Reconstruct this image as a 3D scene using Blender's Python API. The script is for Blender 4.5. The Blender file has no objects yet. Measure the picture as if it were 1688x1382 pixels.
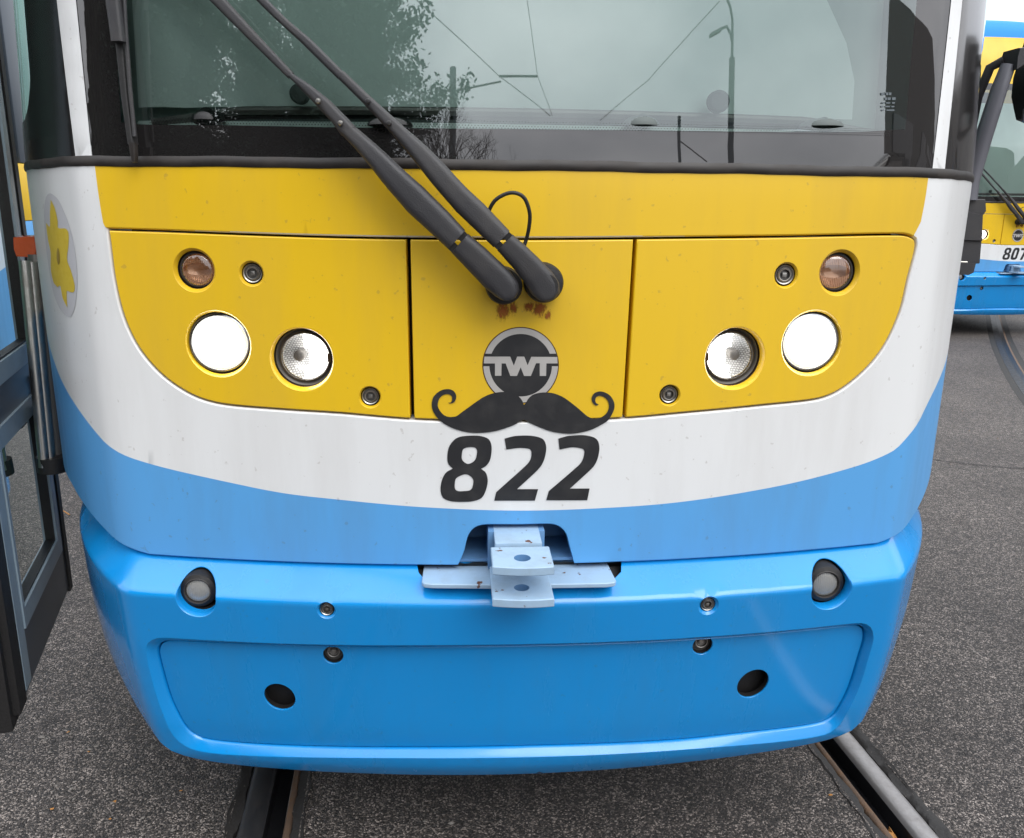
import bpy, bmesh, math, random
from mathutils import Vector, Matrix, geometry, noise
random.seed(7)
R_=math.radians
scene=bpy.context.scene
col=scene.collection
# ------------------------------------------------------------------ camera
F_PX=1384.0; CX,CY=844.0,691.0; W_PX=1688.0
CAM=Vector((-0.108,-1.45,1.36))
ya=Vector((752-CX,331-CY,F_PX)).normalized()
xa=Vector((21750-CX,580-CY,F_PX)).normalized(); xa=(xa-ya*xa.dot(ya)).normalized()
za=xa.cross(ya)
if za.y>0: za=-za
cd=bpy.data.cameras.new('camera'); cam=bpy.data.objects.new('camera',cd); col.objects.link(cam)
cd.sensor_width=36; cd.sensor_fit='HORIZONTAL'; cd.lens=F_PX/W_PX*36; cd.clip_start=.05; cd.clip_end=800
# camera axes in world: right, up, back
ri=Vector((xa.x,ya.x,za.x)); dn=Vector((xa.y,ya.y,za.y)); fw=Vector((xa.z,ya.z,za.z))
m=Matrix((( ri.x,-dn.x,-fw.x,CAM.x),(ri.y,-dn.y,-fw.y,CAM.y),(ri.z,-dn.z,-fw.z,CAM.z),(0,0,0,1)))
cam.matrix_world=m
scene.camera=cam
# ------------------------------------------------------------------ light
SUN_EL,SUN_AZ=R_(48),R_(150)      # azimuth from +Y towards +X : behind and right of the camera
w=bpy.data.worlds.new('World'); scene.world=w; w.use_nodes=True
nt=w.node_tree; N=nt.nodes; L=nt.links; bg=N['Background']
sky=N.new('ShaderNodeTexSky'); sky.sky_type='NISHITA'; sky.sun_disc=False; sky.sun_elevation=SUN_EL; sky.sun_rotation=SUN_AZ
tc=N.new('ShaderNodeTexCoord'); mp=N.new('ShaderNodeMapping'); mp.inputs['Scale'].default_value=(1,1,2.2)
nz=N.new('ShaderNodeTexNoise'); nz.inputs['Scale'].default_value=2.1; nz.inputs['Detail'].default_value=6; nz.inputs['Roughness'].default_value=.5
cr=N.new('ShaderNodeValToRGB'); cr.color_ramp.elements[0].position=.3; cr.color_ramp.elements[0].color=(6.2,6.6,7.2,1)
cr.color_ramp.elements[1].position=.72; cr.color_ramp.elements[1].color=(13.5,13.8,14.2,1)
mx=N.new('ShaderNodeMixRGB'); mx.inputs[0].default_value=.9
L.new(tc.outputs['Generated'],mp.inputs['Vector']); L.new(mp.outputs['Vector'],nz.inputs['Vector']); L.new(nz.outputs['Fac'],cr.inputs['Fac'])
sp=N.new('ShaderNodeSeparateXYZ'); L.new(tc.outputs['Generated'],sp.inputs[0])
gz=N.new('ShaderNodeMapRange'); gz.inputs['From Min'].default_value=0; gz.inputs['From Max'].default_value=1; gz.inputs['To Min'].default_value=.52; gz.inputs['To Max'].default_value=1.6
L.new(sp.outputs['Z'],gz.inputs['Value'])
mg_=N.new('ShaderNodeVectorMath'); mg_.operation='SCALE'; L.new(cr.outputs['Color'],mg_.inputs[0]); L.new(gz.outputs['Result'],mg_.inputs['Scale'])
L.new(sky.outputs['Color'],mx.inputs[1]); L.new(mg_.outputs[0],mx.inputs[2]); L.new(mx.outputs['Color'],bg.inputs['Color'])
bg.inputs['Strength'].default_value=.12
sl=bpy.data.lights.new('sun','SUN'); sl.energy=.95; sl.angle=R_(40); sl.color=(1,.97,.92)
so=bpy.data.objects.new('sun',sl); col.objects.link(so)
sd=Vector((math.sin(SUN_AZ)*math.cos(SUN_EL),math.cos(SUN_AZ)*math.cos(SUN_EL),math.sin(SUN_EL)))
so.rotation_euler=sd.to_track_quat('Z','Y').to_euler()
scene.view_settings.view_transform='Standard'; scene.view_settings.look='None'; scene.view_settings.exposure=.72; scene.view_settings.gamma=1
scene.render.engine='CYCLES'; scene.render.resolution_x=1024; scene.render.resolution_y=838
scene.cycles.max_bounces=8; scene.cycles.transparent_max_bounces=16

# ------------------------------------------------------------------ naming
def tag(o,label=None,cat=None,group=None,kind=None):
    if label:o['label']=label
    if cat:o['category']=cat
    if group:o['group']=group
    if kind:o['kind']=kind
    return o
def empty(name,label,cat,loc=(0,0,0),group=None):
    o=bpy.data.objects.new(name,None); col.objects.link(o); o.location=loc; o.empty_display_size=.1
    return tag(o,label,cat,group)
# ------------------------------------------------------------------ materials
def srgb(r,g,b):
    f=lambda c:(c/255/12.92) if c/255<=.04045 else ((c/255+.055)/1.055)**2.4
    return (f(r),f(g),f(b),1)
def mat(name,color,rough=.5,metal=0,coat=0,coat_r=.08,emis=None,es=0,spec=.5,dirt=0,dirtcol=(.12,.10,.08,1),dscale=14,bump=0,bscale=300,streak=False,speck=0):
    m=bpy.data.materials.new(name); m.use_nodes=True; n=m.node_tree.nodes; l=m.node_tree.links; p=n['Principled BSDF']
    p.inputs['Base Color'].default_value=color; p.inputs['Roughness'].default_value=rough; p.inputs['Metallic'].default_value=metal
    p.inputs['Coat Weight'].default_value=coat; p.inputs['Coat Roughness'].default_value=coat_r; p.inputs['Specular IOR Level'].default_value=spec
    if emis: p.inputs['Emission Color'].default_value=emis; p.inputs['Emission Strength'].default_value=es
    tc=n.new('ShaderNodeTexCoord')
    last=None
    if dirt:
        mp=n.new('ShaderNodeMapping'); mp.inputs['Scale'].default_value=(1,1,.16) if streak else (1,1,1)
        nz=n.new('ShaderNodeTexNoise'); nz.inputs['Scale'].default_value=dscale; nz.inputs['Detail'].default_value=8; nz.inputs['Roughness'].default_value=.62
        r=n.new('ShaderNodeValToRGB'); r.color_ramp.elements[0].position=.45; r.color_ramp.elements[0].color=(0,0,0,1); r.color_ramp.elements[1].position=.8; r.color_ramp.elements[1].color=(dirt,)*3+(1,)
        mixn=n.new('ShaderNodeMixRGB'); mixn.inputs[1].default_value=color; mixn.inputs[2].default_value=dirtcol
        l.new(tc.outputs['Object'],mp.inputs[0]); l.new(mp.outputs[0],nz.inputs['Vector']); l.new(nz.outputs['Fac'],r.inputs[0]); l.new(r.outputs[0],mixn.inputs[0]); l.new(mixn.outputs[0],p.inputs['Base Color'])
        last=mixn
        n2=n.new('ShaderNodeMath'); n2.operation='MULTIPLY_ADD'; n2.inputs[1].default_value=.5; n2.inputs[2].default_value=rough
        l.new(r.outputs[0],n2.inputs[0]); l.new(n2.outputs[0],p.inputs['Roughness'])
    if speck:
        v=n.new('ShaderNodeTexNoise'); v.inputs['Scale'].default_value=75; v.inputs['Detail'].default_value=2
        r=n.new('ShaderNodeValToRGB'); r.color_ramp.elements[0].position=.70; r.color_ramp.elements[0].color=(0,0,0,1); r.color_ramp.elements[1].position=.74; r.color_ramp.elements[1].color=(speck,)*3+(1,)
        mixn=n.new('ShaderNodeMixRGB'); mixn.inputs[1].default_value=color; mixn.inputs[2].default_value=dirtcol
        l.new(tc.outputs['Object'],v.inputs['Vector']); l.new(v.outputs['Fac'],r.inputs[0]); l.new(r.outputs[0],mixn.inputs[0]); l.new(mixn.outputs[0],p.inputs['Base Color'])
        if last: l.new(last.outputs[0],mixn.inputs[1])
    if bump:
        nb=n.new('ShaderNodeTexNoise'); nb.inputs['Scale'].default_value=bscale; nb.inputs['Detail'].default_value=3
        bp=n.new('ShaderNodeBump'); bp.inputs['Strength'].default_value=bump; bp.inputs['Distance'].default_value=.002
        l.new(tc.outputs['Object'],nb.inputs['Vector']); l.new(nb.outputs['Fac'],bp.inputs['Height']); l.new(bp.outputs[0],p.inputs['Normal'])
    return m
YEL=(.76,.475,.010,1); WHI=(.74,.74,.735,1); BLU=(.095,.34,.68,1); BMP=(.004,.252,.64,1)
M={}
M['yellow']=mat('yellow_paint',YEL,.38,coat=.25,coat_r=.25,dirt=.34,dirtcol=(.44,.27,.05,1),dscale=6,streak=True,speck=.5)
M['white']=mat('white_paint',WHI,.35,coat=.25,coat_r=.2,dirt=.30,dirtcol=(.42,.39,.36,1),dscale=8,streak=True,speck=.45)
M['blue']=mat('light_blue_paint',BLU,.42,coat=.15,coat_r=.3,dirt=.42,dirtcol=(.10,.20,.33,1),dscale=9,streak=True,speck=.5)
M['bumper']=mat('bumper_blue_paint',BMP,.22,coat=.5,coat_r=.09,dirt=.35,dirtcol=(.03,.19,.40,1),dscale=7,streak=True,speck=.4,bump=.12,bscale=25)
M['roofblue']=mat('roof_blue_paint',(.03,.22,.72,1),.7,spec=.2)
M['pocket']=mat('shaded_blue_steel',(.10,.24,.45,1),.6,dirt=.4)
M['black']=mat('black_rubber',(.012,.011,.011,1),.55,bump=.3,bscale=200)
M['seal']=mat('grey_rubber_seal',(.020,.016,.014,1),.5,dirt=.5,dirtcol=(.07,.058,.05,1),dscale=20)
M['wiper']=mat('wiper_plastic',(.028,.027,.03,1),.42,bump=.35,bscale=700,dirt=.4,dirtcol=(.075,.065,.055,1),dscale=12)
M['gap']=mat('dark_groove',(.045,.022,.008,1),.8)
M['decal']=mat('black_decal',(.018,.018,.02,1),.42,dirt=.35,dirtcol=(.06,.055,.05,1),dscale=30)
M['grey_decal']=mat('silver_decal',(.42,.40,.38,1),.45,dirt=.3,dirtcol=(.25,.22,.2,1),dscale=40)
M['brown_decal']=mat('brown_edge',(.06,.02,.004,1),.5)
M['daffodil']=mat('daffodil_yellow',(.62,.46,.03,1),.5,dirt=.5,dirtcol=(.45,.30,.02,1),dscale=30)
M['sticker']=mat('clear_sticker',(.50,.50,.52,1),.6)
M['dot']=mat('daffodil_centre',(.30,.20,.02,1),.5)
M['steel']=mat('bare_steel',(.45,.43,.40,1),.32,metal=1,dirt=.5,dirtcol=(.2,.17,.14,1),dscale=40)
M['darksteel']=mat('dark_steel',(.16,.15,.14,1),.45,metal=.7)
M['armgrey']=mat('grey_arm_paint',(.13,.13,.15,1),.35,coat=.4)
M['doordark']=mat('dark_blue_grey_frame',(.045,.058,.075,1),.4,coat=.3,coat_r=.2)
M['chrome']=mat('chrome',(.75,.75,.75,1),.12,metal=1)
M['orange']=mat('orange_lens',(.50,.075,.012,1),.2,coat=1,bump=.4,bscale=90)
M['fog']=mat('fog_lens',(.27,.265,.25,1),.2,coat=1)
M['grey']=mat('door_grey_blue',(.24,.31,.36,1),.4,coat=.3,coat_r=.2,dirt=.2)
M['dash']=mat('dash_plastic',(.10,.115,.11,1),.7)
M['blind']=mat('blind_cloth',(.66,.74,.70,1),.8,dirt=.3,dirtcol=(.45,.52,.49,1),dscale=3)
M['skyscreen']=mat('grey_green_screen',(.30,.38,.345,1),.8)
M['interior']=mat('cab_wall',(.13,.16,.15,1),.8)
M['lamp_on']=mat('lit_headlamp',(1,1,1,1),.3,emis=(1,.985,.95,1),es=6)
M['lamp_rim']=mat('headlamp_rim_glass',(.9,.9,.86,1),.2,coat=1,emis=(1,.98,.88,1),es=.30,bump=.8,bscale=260)
M['indicator']=mat('indicator_lens',(.55,.30,.17,1),.18,metal=.5,coat=1,emis=(1,.35,.1,1),es=0.02)
def rust_mat():
    m=bpy.data.materials.new('rust_stain'); m.use_nodes=True; n=m.node_tree.nodes; l=m.node_tree.links; p=n['Principled BSDF']
    p.inputs['Base Color'].default_value=(.33,.09,.015,1); p.inputs['Roughness'].default_value=.85
    tc=n.new('ShaderNodeTexCoord'); uv=n.new('ShaderNodeMapping'); uv.inputs['Scale'].default_value=(1,1,.45)
    nz=n.new('ShaderNodeTexNoise'); nz.inputs['Scale'].default_value=230; nz.inputs['Detail'].default_value=7; nz.inputs['Roughness'].default_value=.7
    at=n.new('ShaderNodeAttribute'); at.attribute_name='fade'
    ad=n.new('ShaderNodeMath'); ad.operation='ADD'; r=n.new('ShaderNodeValToRGB'); r.color_ramp.elements[0].position=.62; r.color_ramp.elements[0].color=(0,0,0,1); r.color_ramp.elements[1].position=.92; r.color_ramp.elements[1].color=(.85,.85,.85,1)
    l.new(tc.outputs['Object'],uv.inputs[0]); l.new(uv.outputs[0],nz.inputs['Vector']); l.new(nz.outputs['Fac'],ad.inputs[0]); l.new(at.outputs['Fac'],ad.inputs[1]); l.new(ad.outputs[0],r.inputs[0]); l.new(r.outputs[0],p.inputs['Alpha'])
    return m
M['rust']=rust_mat()

def lamp_glass():
    m=bpy.data.materials.new('lamp_glass'); m.use_nodes=True; n=m.node_tree.nodes; l=m.node_tree.links; n.clear()
    o=n.new('ShaderNodeOutputMaterial'); t=n.new('ShaderNodeBsdfTransparent'); t.inputs[0].default_value=(.97,.97,.96,1)
    g=n.new('ShaderNodeBsdfGlossy'); g.inputs['Roughness'].default_value=.04; g.inputs[0].default_value=(1,1,1,1)
    x=n.new('ShaderNodeMixShader'); x.inputs[0].default_value=.12
    l.new(t.outputs[0],x.inputs[1]); l.new(g.outputs[0],x.inputs[2]); l.new(x.outputs[0],o.inputs[0]); return m
M['lampglass']=lamp_glass()
def window_glass(name,tint,refl):
    m=bpy.data.materials.new(name); m.use_nodes=True; n=m.node_tree.nodes; l=m.node_tree.links; n.clear()
    o=n.new('ShaderNodeOutputMaterial'); t=n.new('ShaderNodeBsdfTransparent'); t.inputs[0].default_value=tint
    g=n.new('ShaderNodeBsdfGlossy'); g.inputs['Roughness'].default_value=.01; g.inputs[0].default_value=(.95,1,.985,1)
    x=n.new('ShaderNodeMixShader'); fr=n.new('ShaderNodeFresnel'); fr.inputs[0].default_value=1.5
    ad=n.new('ShaderNodeMath'); ad.operation='ADD'; ad.use_clamp=True; ad.inputs[1].default_value=refl
    l.new(fr.outputs[0],ad.inputs[0]); l.new(ad.outputs[0],x.inputs[0])
    l.new(t.outputs[0],x.inputs[1]); l.new(g.outputs[0],x.inputs[2]); l.new(x.outputs[0],o.inputs[0]); return m
M['glass']=window_glass('windscreen_glass',(.72,.80,.775,1),.145)
M['sideglass']=window_glass('side_window_glass',(.40,.56,.52,1),.02)
def frit_mat(nm='black_frit_glass',ro=.012):
    m=bpy.data.materials.new(nm); m.use_nodes=True; n=m.node_tree.nodes; l=m.node_tree.links; n.clear()
    o=n.new('ShaderNodeOutputMaterial'); t=n.new('ShaderNodeBsdfDiffuse'); t.inputs[0].default_value=(.016,.015,.015,1)
    g=n.new('ShaderNodeBsdfGlossy'); g.inputs['Roughness'].default_value=ro; g.inputs[0].default_value=(1,.97,.96,1)
    x=n.new('ShaderNodeMixShader'); fr=n.new('ShaderNodeFresnel'); fr.inputs[0].default_value=1.5
    ad=n.new('ShaderNodeMath'); ad.operation='ADD'; ad.use_clamp=True; ad.inputs[1].default_value=.07
    l.new(fr.outputs[0],ad.inputs[0]); l.new(ad.outputs[0],x.inputs[0])
    l.new(t.outputs[0],x.inputs[1]); l.new(g.outputs[0],x.inputs[2]); l.new(x.outputs[0],o.inputs[0]); return m
M['frit']=frit_mat(); M['sidefrit']=frit_mat('side_printed_glass',.16)
def reflector_mat():
    m=mat('lamp_reflector',(.85,.85,.84,1),.15,metal=1); n=m.node_tree.nodes; l=m.node_tree.links; p=n['Principled BSDF']
    tc=n.new('ShaderNodeTexCoord'); v=n.new('ShaderNodeTexBrick'); v.inputs['Scale'].default_value=1; v.inputs['Brick Width'].default_value=.0045; v.inputs['Row Height'].default_value=.0038; v.inputs['Mortar Size'].default_value=.0006
    mp=n.new('ShaderNodeMapping'); mp.inputs['Rotation'].default_value=(R_(90),0,0)
    v.inputs['Color1'].default_value=(.95,.95,.95,1); v.inputs['Color2'].default_value=(.75,.75,.75,1); v.inputs['Mortar'].default_value=(.3,.3,.3,1)
    l.new(tc.outputs['Object'],mp.inputs[0]); l.new(mp.outputs[0],v.inputs['Vector']); l.new(v.outputs['Color'],p.inputs['Base Color'])
    p.inputs['Metallic'].default_value=.55; bp=n.new('ShaderNodeBump'); bp.inputs['Strength'].default_value=.6; bp.inputs['Distance'].default_value=.001; l.new(v.outputs['Fac'],bp.inputs['Height']); l.new(bp.outputs[0],p.inputs['Normal'])
    return m
M['reflector']=reflector_mat()
def coupler_mat():
    m=mat('coupler_paint',(.31,.44,.58,1),.5,dirt=.5,dirtcol=(.22,.27,.31,1),dscale=25); n=m.node_tree.nodes; l=m.node_tree.links; p=n['Principled BSDF']
    src=p.inputs['Base Color'].links[0].from_socket
    tc=n.new('ShaderNodeTexCoord'); nz=n.new('ShaderNodeTexNoise'); nz.inputs['Scale'].default_value=32; nz.inputs['Detail'].default_value=5
    r=n.new('ShaderNodeValToRGB'); r.color_ramp.elements[0].position=.655; r.color_ramp.elements[0].color=(0,0,0,1); r.color_ramp.elements[1].position=.68; r.color_ramp.elements[1].color=(1,1,1,1)
    mixn=n.new('ShaderNodeMixRGB'); mixn.inputs[2].default_value=(.10,.035,.015,1)
    l.new(tc.outputs['Object'],nz.inputs['Vector']); l.new(nz.outputs['Fac'],r.inputs[0]); l.new(r.outputs[0],mixn.inputs[0]); l.new(src,mixn.inputs[1]); l.new(mixn.outputs[0],p.inputs['Base Color']); return m
M['coupler']=coupler_mat()
def asphalt_mat():
    m=bpy.data.materials.new('asphalt'); m.use_nodes=True; n=m.node_tree.nodes; l=m.node_tree.links; p=n['Principled BSDF']
    tc=n.new('ShaderNodeTexCoord')
    v=n.new('ShaderNodeTexVoronoi'); v.inputs['Scale'].default_value=270; v.inputs['Randomness'].default_value=1
    r=n.new('ShaderNodeValToRGB'); e=r.color_ramp.elements; e[0].position=0; e[0].color=(.014,.012,.011,1); e[1].position=1; e[1].color=(.42,.39,.365,1)
    a=e.new(.45); a.color=(.034,.029,.027,1); b=e.new(.74); b.color=(.12,.108,.10,1)
    l.new(tc.outputs['Object'],v.inputs['Vector'])
    sx=n.new('ShaderNodeSeparateColor'); l.new(v.outputs['Color'],sx.inputs[0]); l.new(sx.outputs[0],r.inputs[0])
    nz=n.new('ShaderNodeTexNoise'); nz.inputs['Scale'].default_value=1.6; nz.inputs['Detail'].default_value=6; l.new(tc.outputs['Object'],nz.inputs['Vector'])
    r2=n.new('ShaderNodeValToRGB'); r2.color_ramp.elements[0].position=.3; r2.color_ramp.elements[0].color=(.60,.56,.545,1); r2.color_ramp.elements[1].position=.7; r2.color_ramp.elements[1].color=(1.05,1.0,.97,1); l.new(nz.outputs['Fac'],r2.inputs[0])
    mu=n.new('ShaderNodeMixRGB'); mu.blend_type='MULTIPLY'; mu.inputs[0].default_value=1; l.new(r.outputs[0],mu.inputs[1]); l.new(r2.outputs[0],mu.inputs[2])
    n5=n.new('ShaderNodeTexNoise'); n5.inputs['Scale'].default_value=28; n5.inputs['Detail'].default_value=4; l.new(tc.outputs['Object'],n5.inputs['Vector'])
    r5=n.new('ShaderNodeValToRGB'); r5.color_ramp.elements[0].position=.33; r5.color_ramp.elements[0].color=(.62,.60,.58,1); r5.color_ramp.elements[1].position=.66; r5.color_ramp.elements[1].color=(1.25,1.22,1.2,1); l.new(n5.outputs['Fac'],r5.inputs[0])
    m5=n.new('ShaderNodeMixRGB'); m5.blend_type='MULTIPLY'; m5.inputs[0].default_value=1; l.new(mu.outputs[0],m5.inputs[1]); l.new(r5.outputs[0],m5.inputs[2])
    n6=n.new('ShaderNodeTexNoise'); n6.inputs['Scale'].default_value=3.4; n6.inputs['Detail'].default_value=7; n6.inputs['Roughness'].default_value=.65; n6.inputs['Distortion'].default_value=.8; l.new(tc.outputs['Object'],n6.inputs['Vector'])
    r6=n.new('ShaderNodeValToRGB'); r6.color_ramp.elements[0].position=.60; r6.color_ramp.elements[0].color=(1,1,1,1); r6.color_ramp.elements[1].position=.70; r6.color_ramp.elements[1].color=(.68,.64,.62,1); l.new(n6.outputs['Fac'],r6.inputs[0])
    m6=n.new('ShaderNodeMixRGB'); m6.blend_type='MULTIPLY'; m6.inputs[0].default_value=1; l.new(m5.outputs[0],m6.inputs[1]); l.new(r6.outputs[0],m6.inputs[2]); l.new(m6.outputs[0],p.inputs['Base Color'])
    bp=n.new('ShaderNodeBump'); bp.inputs['Strength'].default_value=.9; bp.inputs['Distance'].default_value=.007; bp.invert=True
    n3=n.new('ShaderNodeTexNoise'); n3.inputs['Scale'].default_value=110; n3.inputs['Detail'].default_value=5; l.new(tc.outputs['Object'],n3.inputs['Vector'])
    ad=n.new('ShaderNodeMath'); ad.operation='ADD'; l.new(v.outputs['Distance'],ad.inputs[0]); l.new(n3.outputs['Fac'],ad.inputs[1])
    l.new(ad.outputs[0],bp.inputs['Height']); l.new(bp.outputs[0],p.inputs['Normal'])
    p.inputs['Roughness'].default_value=.55
    return m
M['asphalt']=asphalt_mat()
M['bitumen']=mat('bitumen_joint',(.018,.016,.015,1),.7,bump=1,bscale=90,speck=.6,dirtcol=(.15,.13,.12,1))
M['railtop']=mat('rail_head_steel',(.30,.285,.28,1),.42,metal=.75,dirt=.5,dirtcol=(.16,.14,.13,1),dscale=30,bump=.2,bscale=120)
M['raildark']=mat('shaded_rail_head',(.035,.036,.04,1),.4,metal=.4,dirt=.5,dirtcol=(.07,.06,.055,1),dscale=30)  # near-black puts the tram's shade into the steel; curved rails share it
M['railrust']=mat('rail_lip_rust',(.10,.065,.045,1),.65,dirt=.6,dirtcol=(.20,.10,.04,1),dscale=30,bump=.6,bscale=120)
M['groove']=mat('rail_groove',(.012,.012,.014,1),.35)
M['grit']=mat('pale_grit',(.17,.155,.14,1),.9)
M['leaf']=mat('dry_leaf',(.38,.17,.04,1),.8,dirt=.6,dirtcol=(.2,.12,.05,1),dscale=60)
M['pine']=mat('conifer_needles',(.035,.055,.042,1),.9,spec=.1)
M['bark']=mat('bark',(.05,.042,.035,1),.9)
M['pole']=mat('galvanised_pole',(.10,.12,.13,1),.6)
M['wire']=mat('wire',(.02,.02,.02,1),.6)
M['shed']=mat('shed_render',(.16,.15,.14,1),.8,dirt=.4)
M['hedge']=mat('hedge_leaves',(.03,.035,.025,1),.9,spec=.1)

# ------------------------------------------------------------------ pixel rays onto the real surfaces
def ray(px,py):
    return (ri*((px-CX)/F_PX)+dn*((py-CY)/F_PX)+fw).normalized()
X0=.02
def plan_curve(extra=0.0,u1=.715,R1=3.5,rc=.16,a2=46,R2=1.3,a3=76):
    P=[(0.,0.)]; X=Y=0.
    def arc(X,Y,r,a,b,n):
        for i in range(1,n+1):
            t=a+(b-a)*i/n; P.append((X+r*(math.sin(t)-math.sin(a)),Y+r*(math.cos(a)-math.cos(t))))
        return P[-1]
    a1=math.asin(u1/R1)
    X,Y=arc(0,0,R1,0,a1,36); X,Y=arc(X,Y,rc,a1,R_(a2),14); X,Y=arc(X,Y,R2,R_(a2),R_(a3),24)
    P.append((X+.10,Y+.6)); P.append((1.25,3.0)); P.append((1.25,9.0))
    return P
class Surf:
    """plan curve swept up a profile; (s,z) -> point, s = arc length from the middle"""
    def __init__(self,P,prof,narrow):
        self.P=P; self.prof=prof; self.nar=narrow
        self.S=[0.]
        for a,b in zip(P,P[1:]): self.S.append(self.S[-1]+math.hypot(b[0]-a[0],b[1]-a[1]))
    def at(self,s):
        a=abs(s); S=self.S; lo,hi=0,len(S)-1
        if a>=S[-1]: k=hi-1
        else:
            while hi-lo>1:
                mid=(lo+hi)//2
                if S[mid]<=a: lo=mid
                else: hi=mid
            k=lo
        t=(a-S[k])/(S[k+1]-S[k]); A,B=self.P[k],self.P[k+1]
        return A[0]+(B[0]-A[0])*t, A[1]+(B[1]-A[1])*t
    def yu(self,u):
        u=abs(u); P=self.P; lo,hi=0,len(P)-2
        while hi-lo>1:
            mid=(lo+hi)//2
            if P[mid][0]<=u: lo=mid
            else: hi=mid
        A,B=P[lo],P[lo+1] if P[lo+1][0]>=u else P[hi]
        if u>B[0]: A,B=P[hi],P[hi+1]
        return A[1]+(B[1]-A[1])*(u-A[0])/max(B[0]-A[0],1e-6)
    def su(self,u):
        lo,hi=0.,self.S[-1]
        for _ in range(34):
            mid=(lo+hi)/2
            if self.at(mid)[0]<abs(u): lo=mid
            else: hi=mid
        return lo
    def base(self,s,z):
        u,y=self.at(s); k=1 if s>=0 else -1
        f=min(1,abs(s)/.35)
        return Vector((X0+k*(u-self.nar(z)*f),y+self.prof(z),z))
    def nrm(self,s,z):
        e=.004; a=self.base(s+e,z)-self.base(s-e,z); b=self.base(s,z+e)-self.base(s,z-e)
        n=b.cross(a).normalized()
        if n.y>0 and abs(s)<1.2: n=-n
        if abs(s)>=1.2 and n.x*s<0: n=-n
        return n
    def pt(self,s,z,off=0.):
        p=self.base(s,z)
        return p+self.nrm(s,z)*off if off else p
    def un(self,px,py,off=0.):
        """pixel -> (s,z) on the surface"""
        d=ray(px,py); t=.7
        def g(t):
            p=CAM+d*t; u=abs(p.x-X0)+self.nar(p.z)
            if u>=1.249: return -1
            return p.y-self.yu(u)-self.prof(p.z)+off
        while t<7 and g(t)<0: t+=.01
        if t>=7: t=2.2
        a,b=t-.01,t
        for _ in range(24):
            mid=(a+b)/2
            if g(mid)>0:b=mid
            else:a=mid
        p=CAM+d*a; u=abs(p.x-X0)+self.nar(p.z)
        s=self.su(u); return (s if p.x>X0 else -s, p.z)
def lerp_tab(T):
    def f(z):
        if z<=T[0][0]: return T[0][1]
        for (a,b),(c,d) in zip(T,T[1:]):
            if z<=c: 
                t=(z-a)/(c-a); return b+(d-b)*t
        return T[-1][1]
    return f
def smooth_tab(T,r=.006):
    f=lerp_tab(T)
    return lambda z:(f(z-r)+2*f(z-r*.5)+3*f(z)+2*f(z+r*.5)+f(z+r))/9
BODY_T=[(.5,.0),(1.40,0.0),(1.43,.002),(2.0,.055),(2.6,.15),(2.85,.20),(3.06,.27)]
prof_body=smooth_tab(BODY_T,.02)
SB=Surf(plan_curve(),prof_body,lambda z:0.0)
BUMP_T=[(.20,.06),(.236,.012),(.250,.002),(.272,-.010),(.34,-.025),(.45,-.038),(.652,-.062),(.690,-.004),(.699,.010),(.71,.03)]
prof_bump=smooth_tab(BUMP_T,.005)
NAR_T=[(.236,.022),(.30,.020),(.40,.008),(.50,0),(.7,0)]
nar_b=smooth_tab(NAR_T,.02)
PB=plan_curve(rc=.075,u1=.724,a2=49,R2=1.28)
SU=Surf(PB,prof_bump,nar_b)
def at_y(px,py,Y):
    d=ray(px,py); return CAM+d*((Y-CAM.y)/d.y)
def at_z(px,py,Z):
    d=ray(px,py); return CAM+d*((Z-CAM.z)/d.z)
def at_x(px,py,X):
    d=ray(px,py); return CAM+d*((X-CAM.x)/d.x)
# ------------------------------------------------------------------ polylines
def catmull(P,step=.008,closed=True,sharp=()):
    out=[]; n=len(P); rng=range(n) if closed else range(n-1)
    for i in rng:
        p1=Vector(P[i]); p2=Vector(P[(i+1)%n])
        p0=Vector(P[i-1]) if (closed or i>0) else p1; p3=Vector(P[(i+2)%n]) if (closed or i+2<n) else p2
        if i in sharp: p0=p1-(p2-p1)
        if (i+1)%n in sharp: p3=p2+(p2-p1)
        L_=(p2-p1).length; k=max(1,int(L_/step))
        if L_<1e-6: continue
        m1=(p2-p0)*.5; m2=(p3-p1)*.5
        if m1.length>L_: m1=m1*(L_/m1.length)
        if m2.length>L_: m2=m2*(L_/m2.length)
        for j in range(k):
            t=j/k; t2=t*t; t3=t2*t
            q=p1*(2*t3-3*t2+1)+m1*(t3-2*t2+t)+p2*(-2*t3+3*t2)+m2*(t3-t2)
            out.append((q.x,q.y))
    if not closed: out.append(tuple(P[-1]))
    return out
def inside(p,poly):
    x,y=p; c=False; j=len(poly)-1
    for i in range(len(poly)):
        xi,yi=poly[i]; xj,yj=poly[j]
        if (yi>y)!=(yj>y) and x<(xj-xi)*(y-yi)/(yj-yi)+xi: c=not c
        j=i
    return c
def area(P): return sum(P[i][0]*P[(i+1)%len(P)][1]-P[(i+1)%len(P)][0]*P[i][1] for i in range(len(P)))/2
def offset(P,d):
    """positive d grows the polygon"""
    s=1 if area(P)>0 else -1; n=len(P); out=[]
    for i in range(n):
        a=Vector(P[i-1]); b=Vector(P[i]); c=Vector(P[(i+1)%n])
        t1=(b-a); t2=(c-b)
        if t1.length<1e-9 or t2.length<1e-9: t=(c-a).normalized(); k=1
        else:
            t1.normalize(); t2.normalize(); t=(t1+t2); t=t.normalized() if t.length>1e-6 else t1
            k=1/max(.5,t.dot(t1))
        out.append((b.x+t.y*d*s*k,b.y-t.x*d*s*k))
    return out
def circ(c,r,n=40): return [(c[0]+r*math.cos(2*math.pi*i/n),c[1]+r*math.sin(2*math.pi*i/n)) for i in range(n)]
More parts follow.
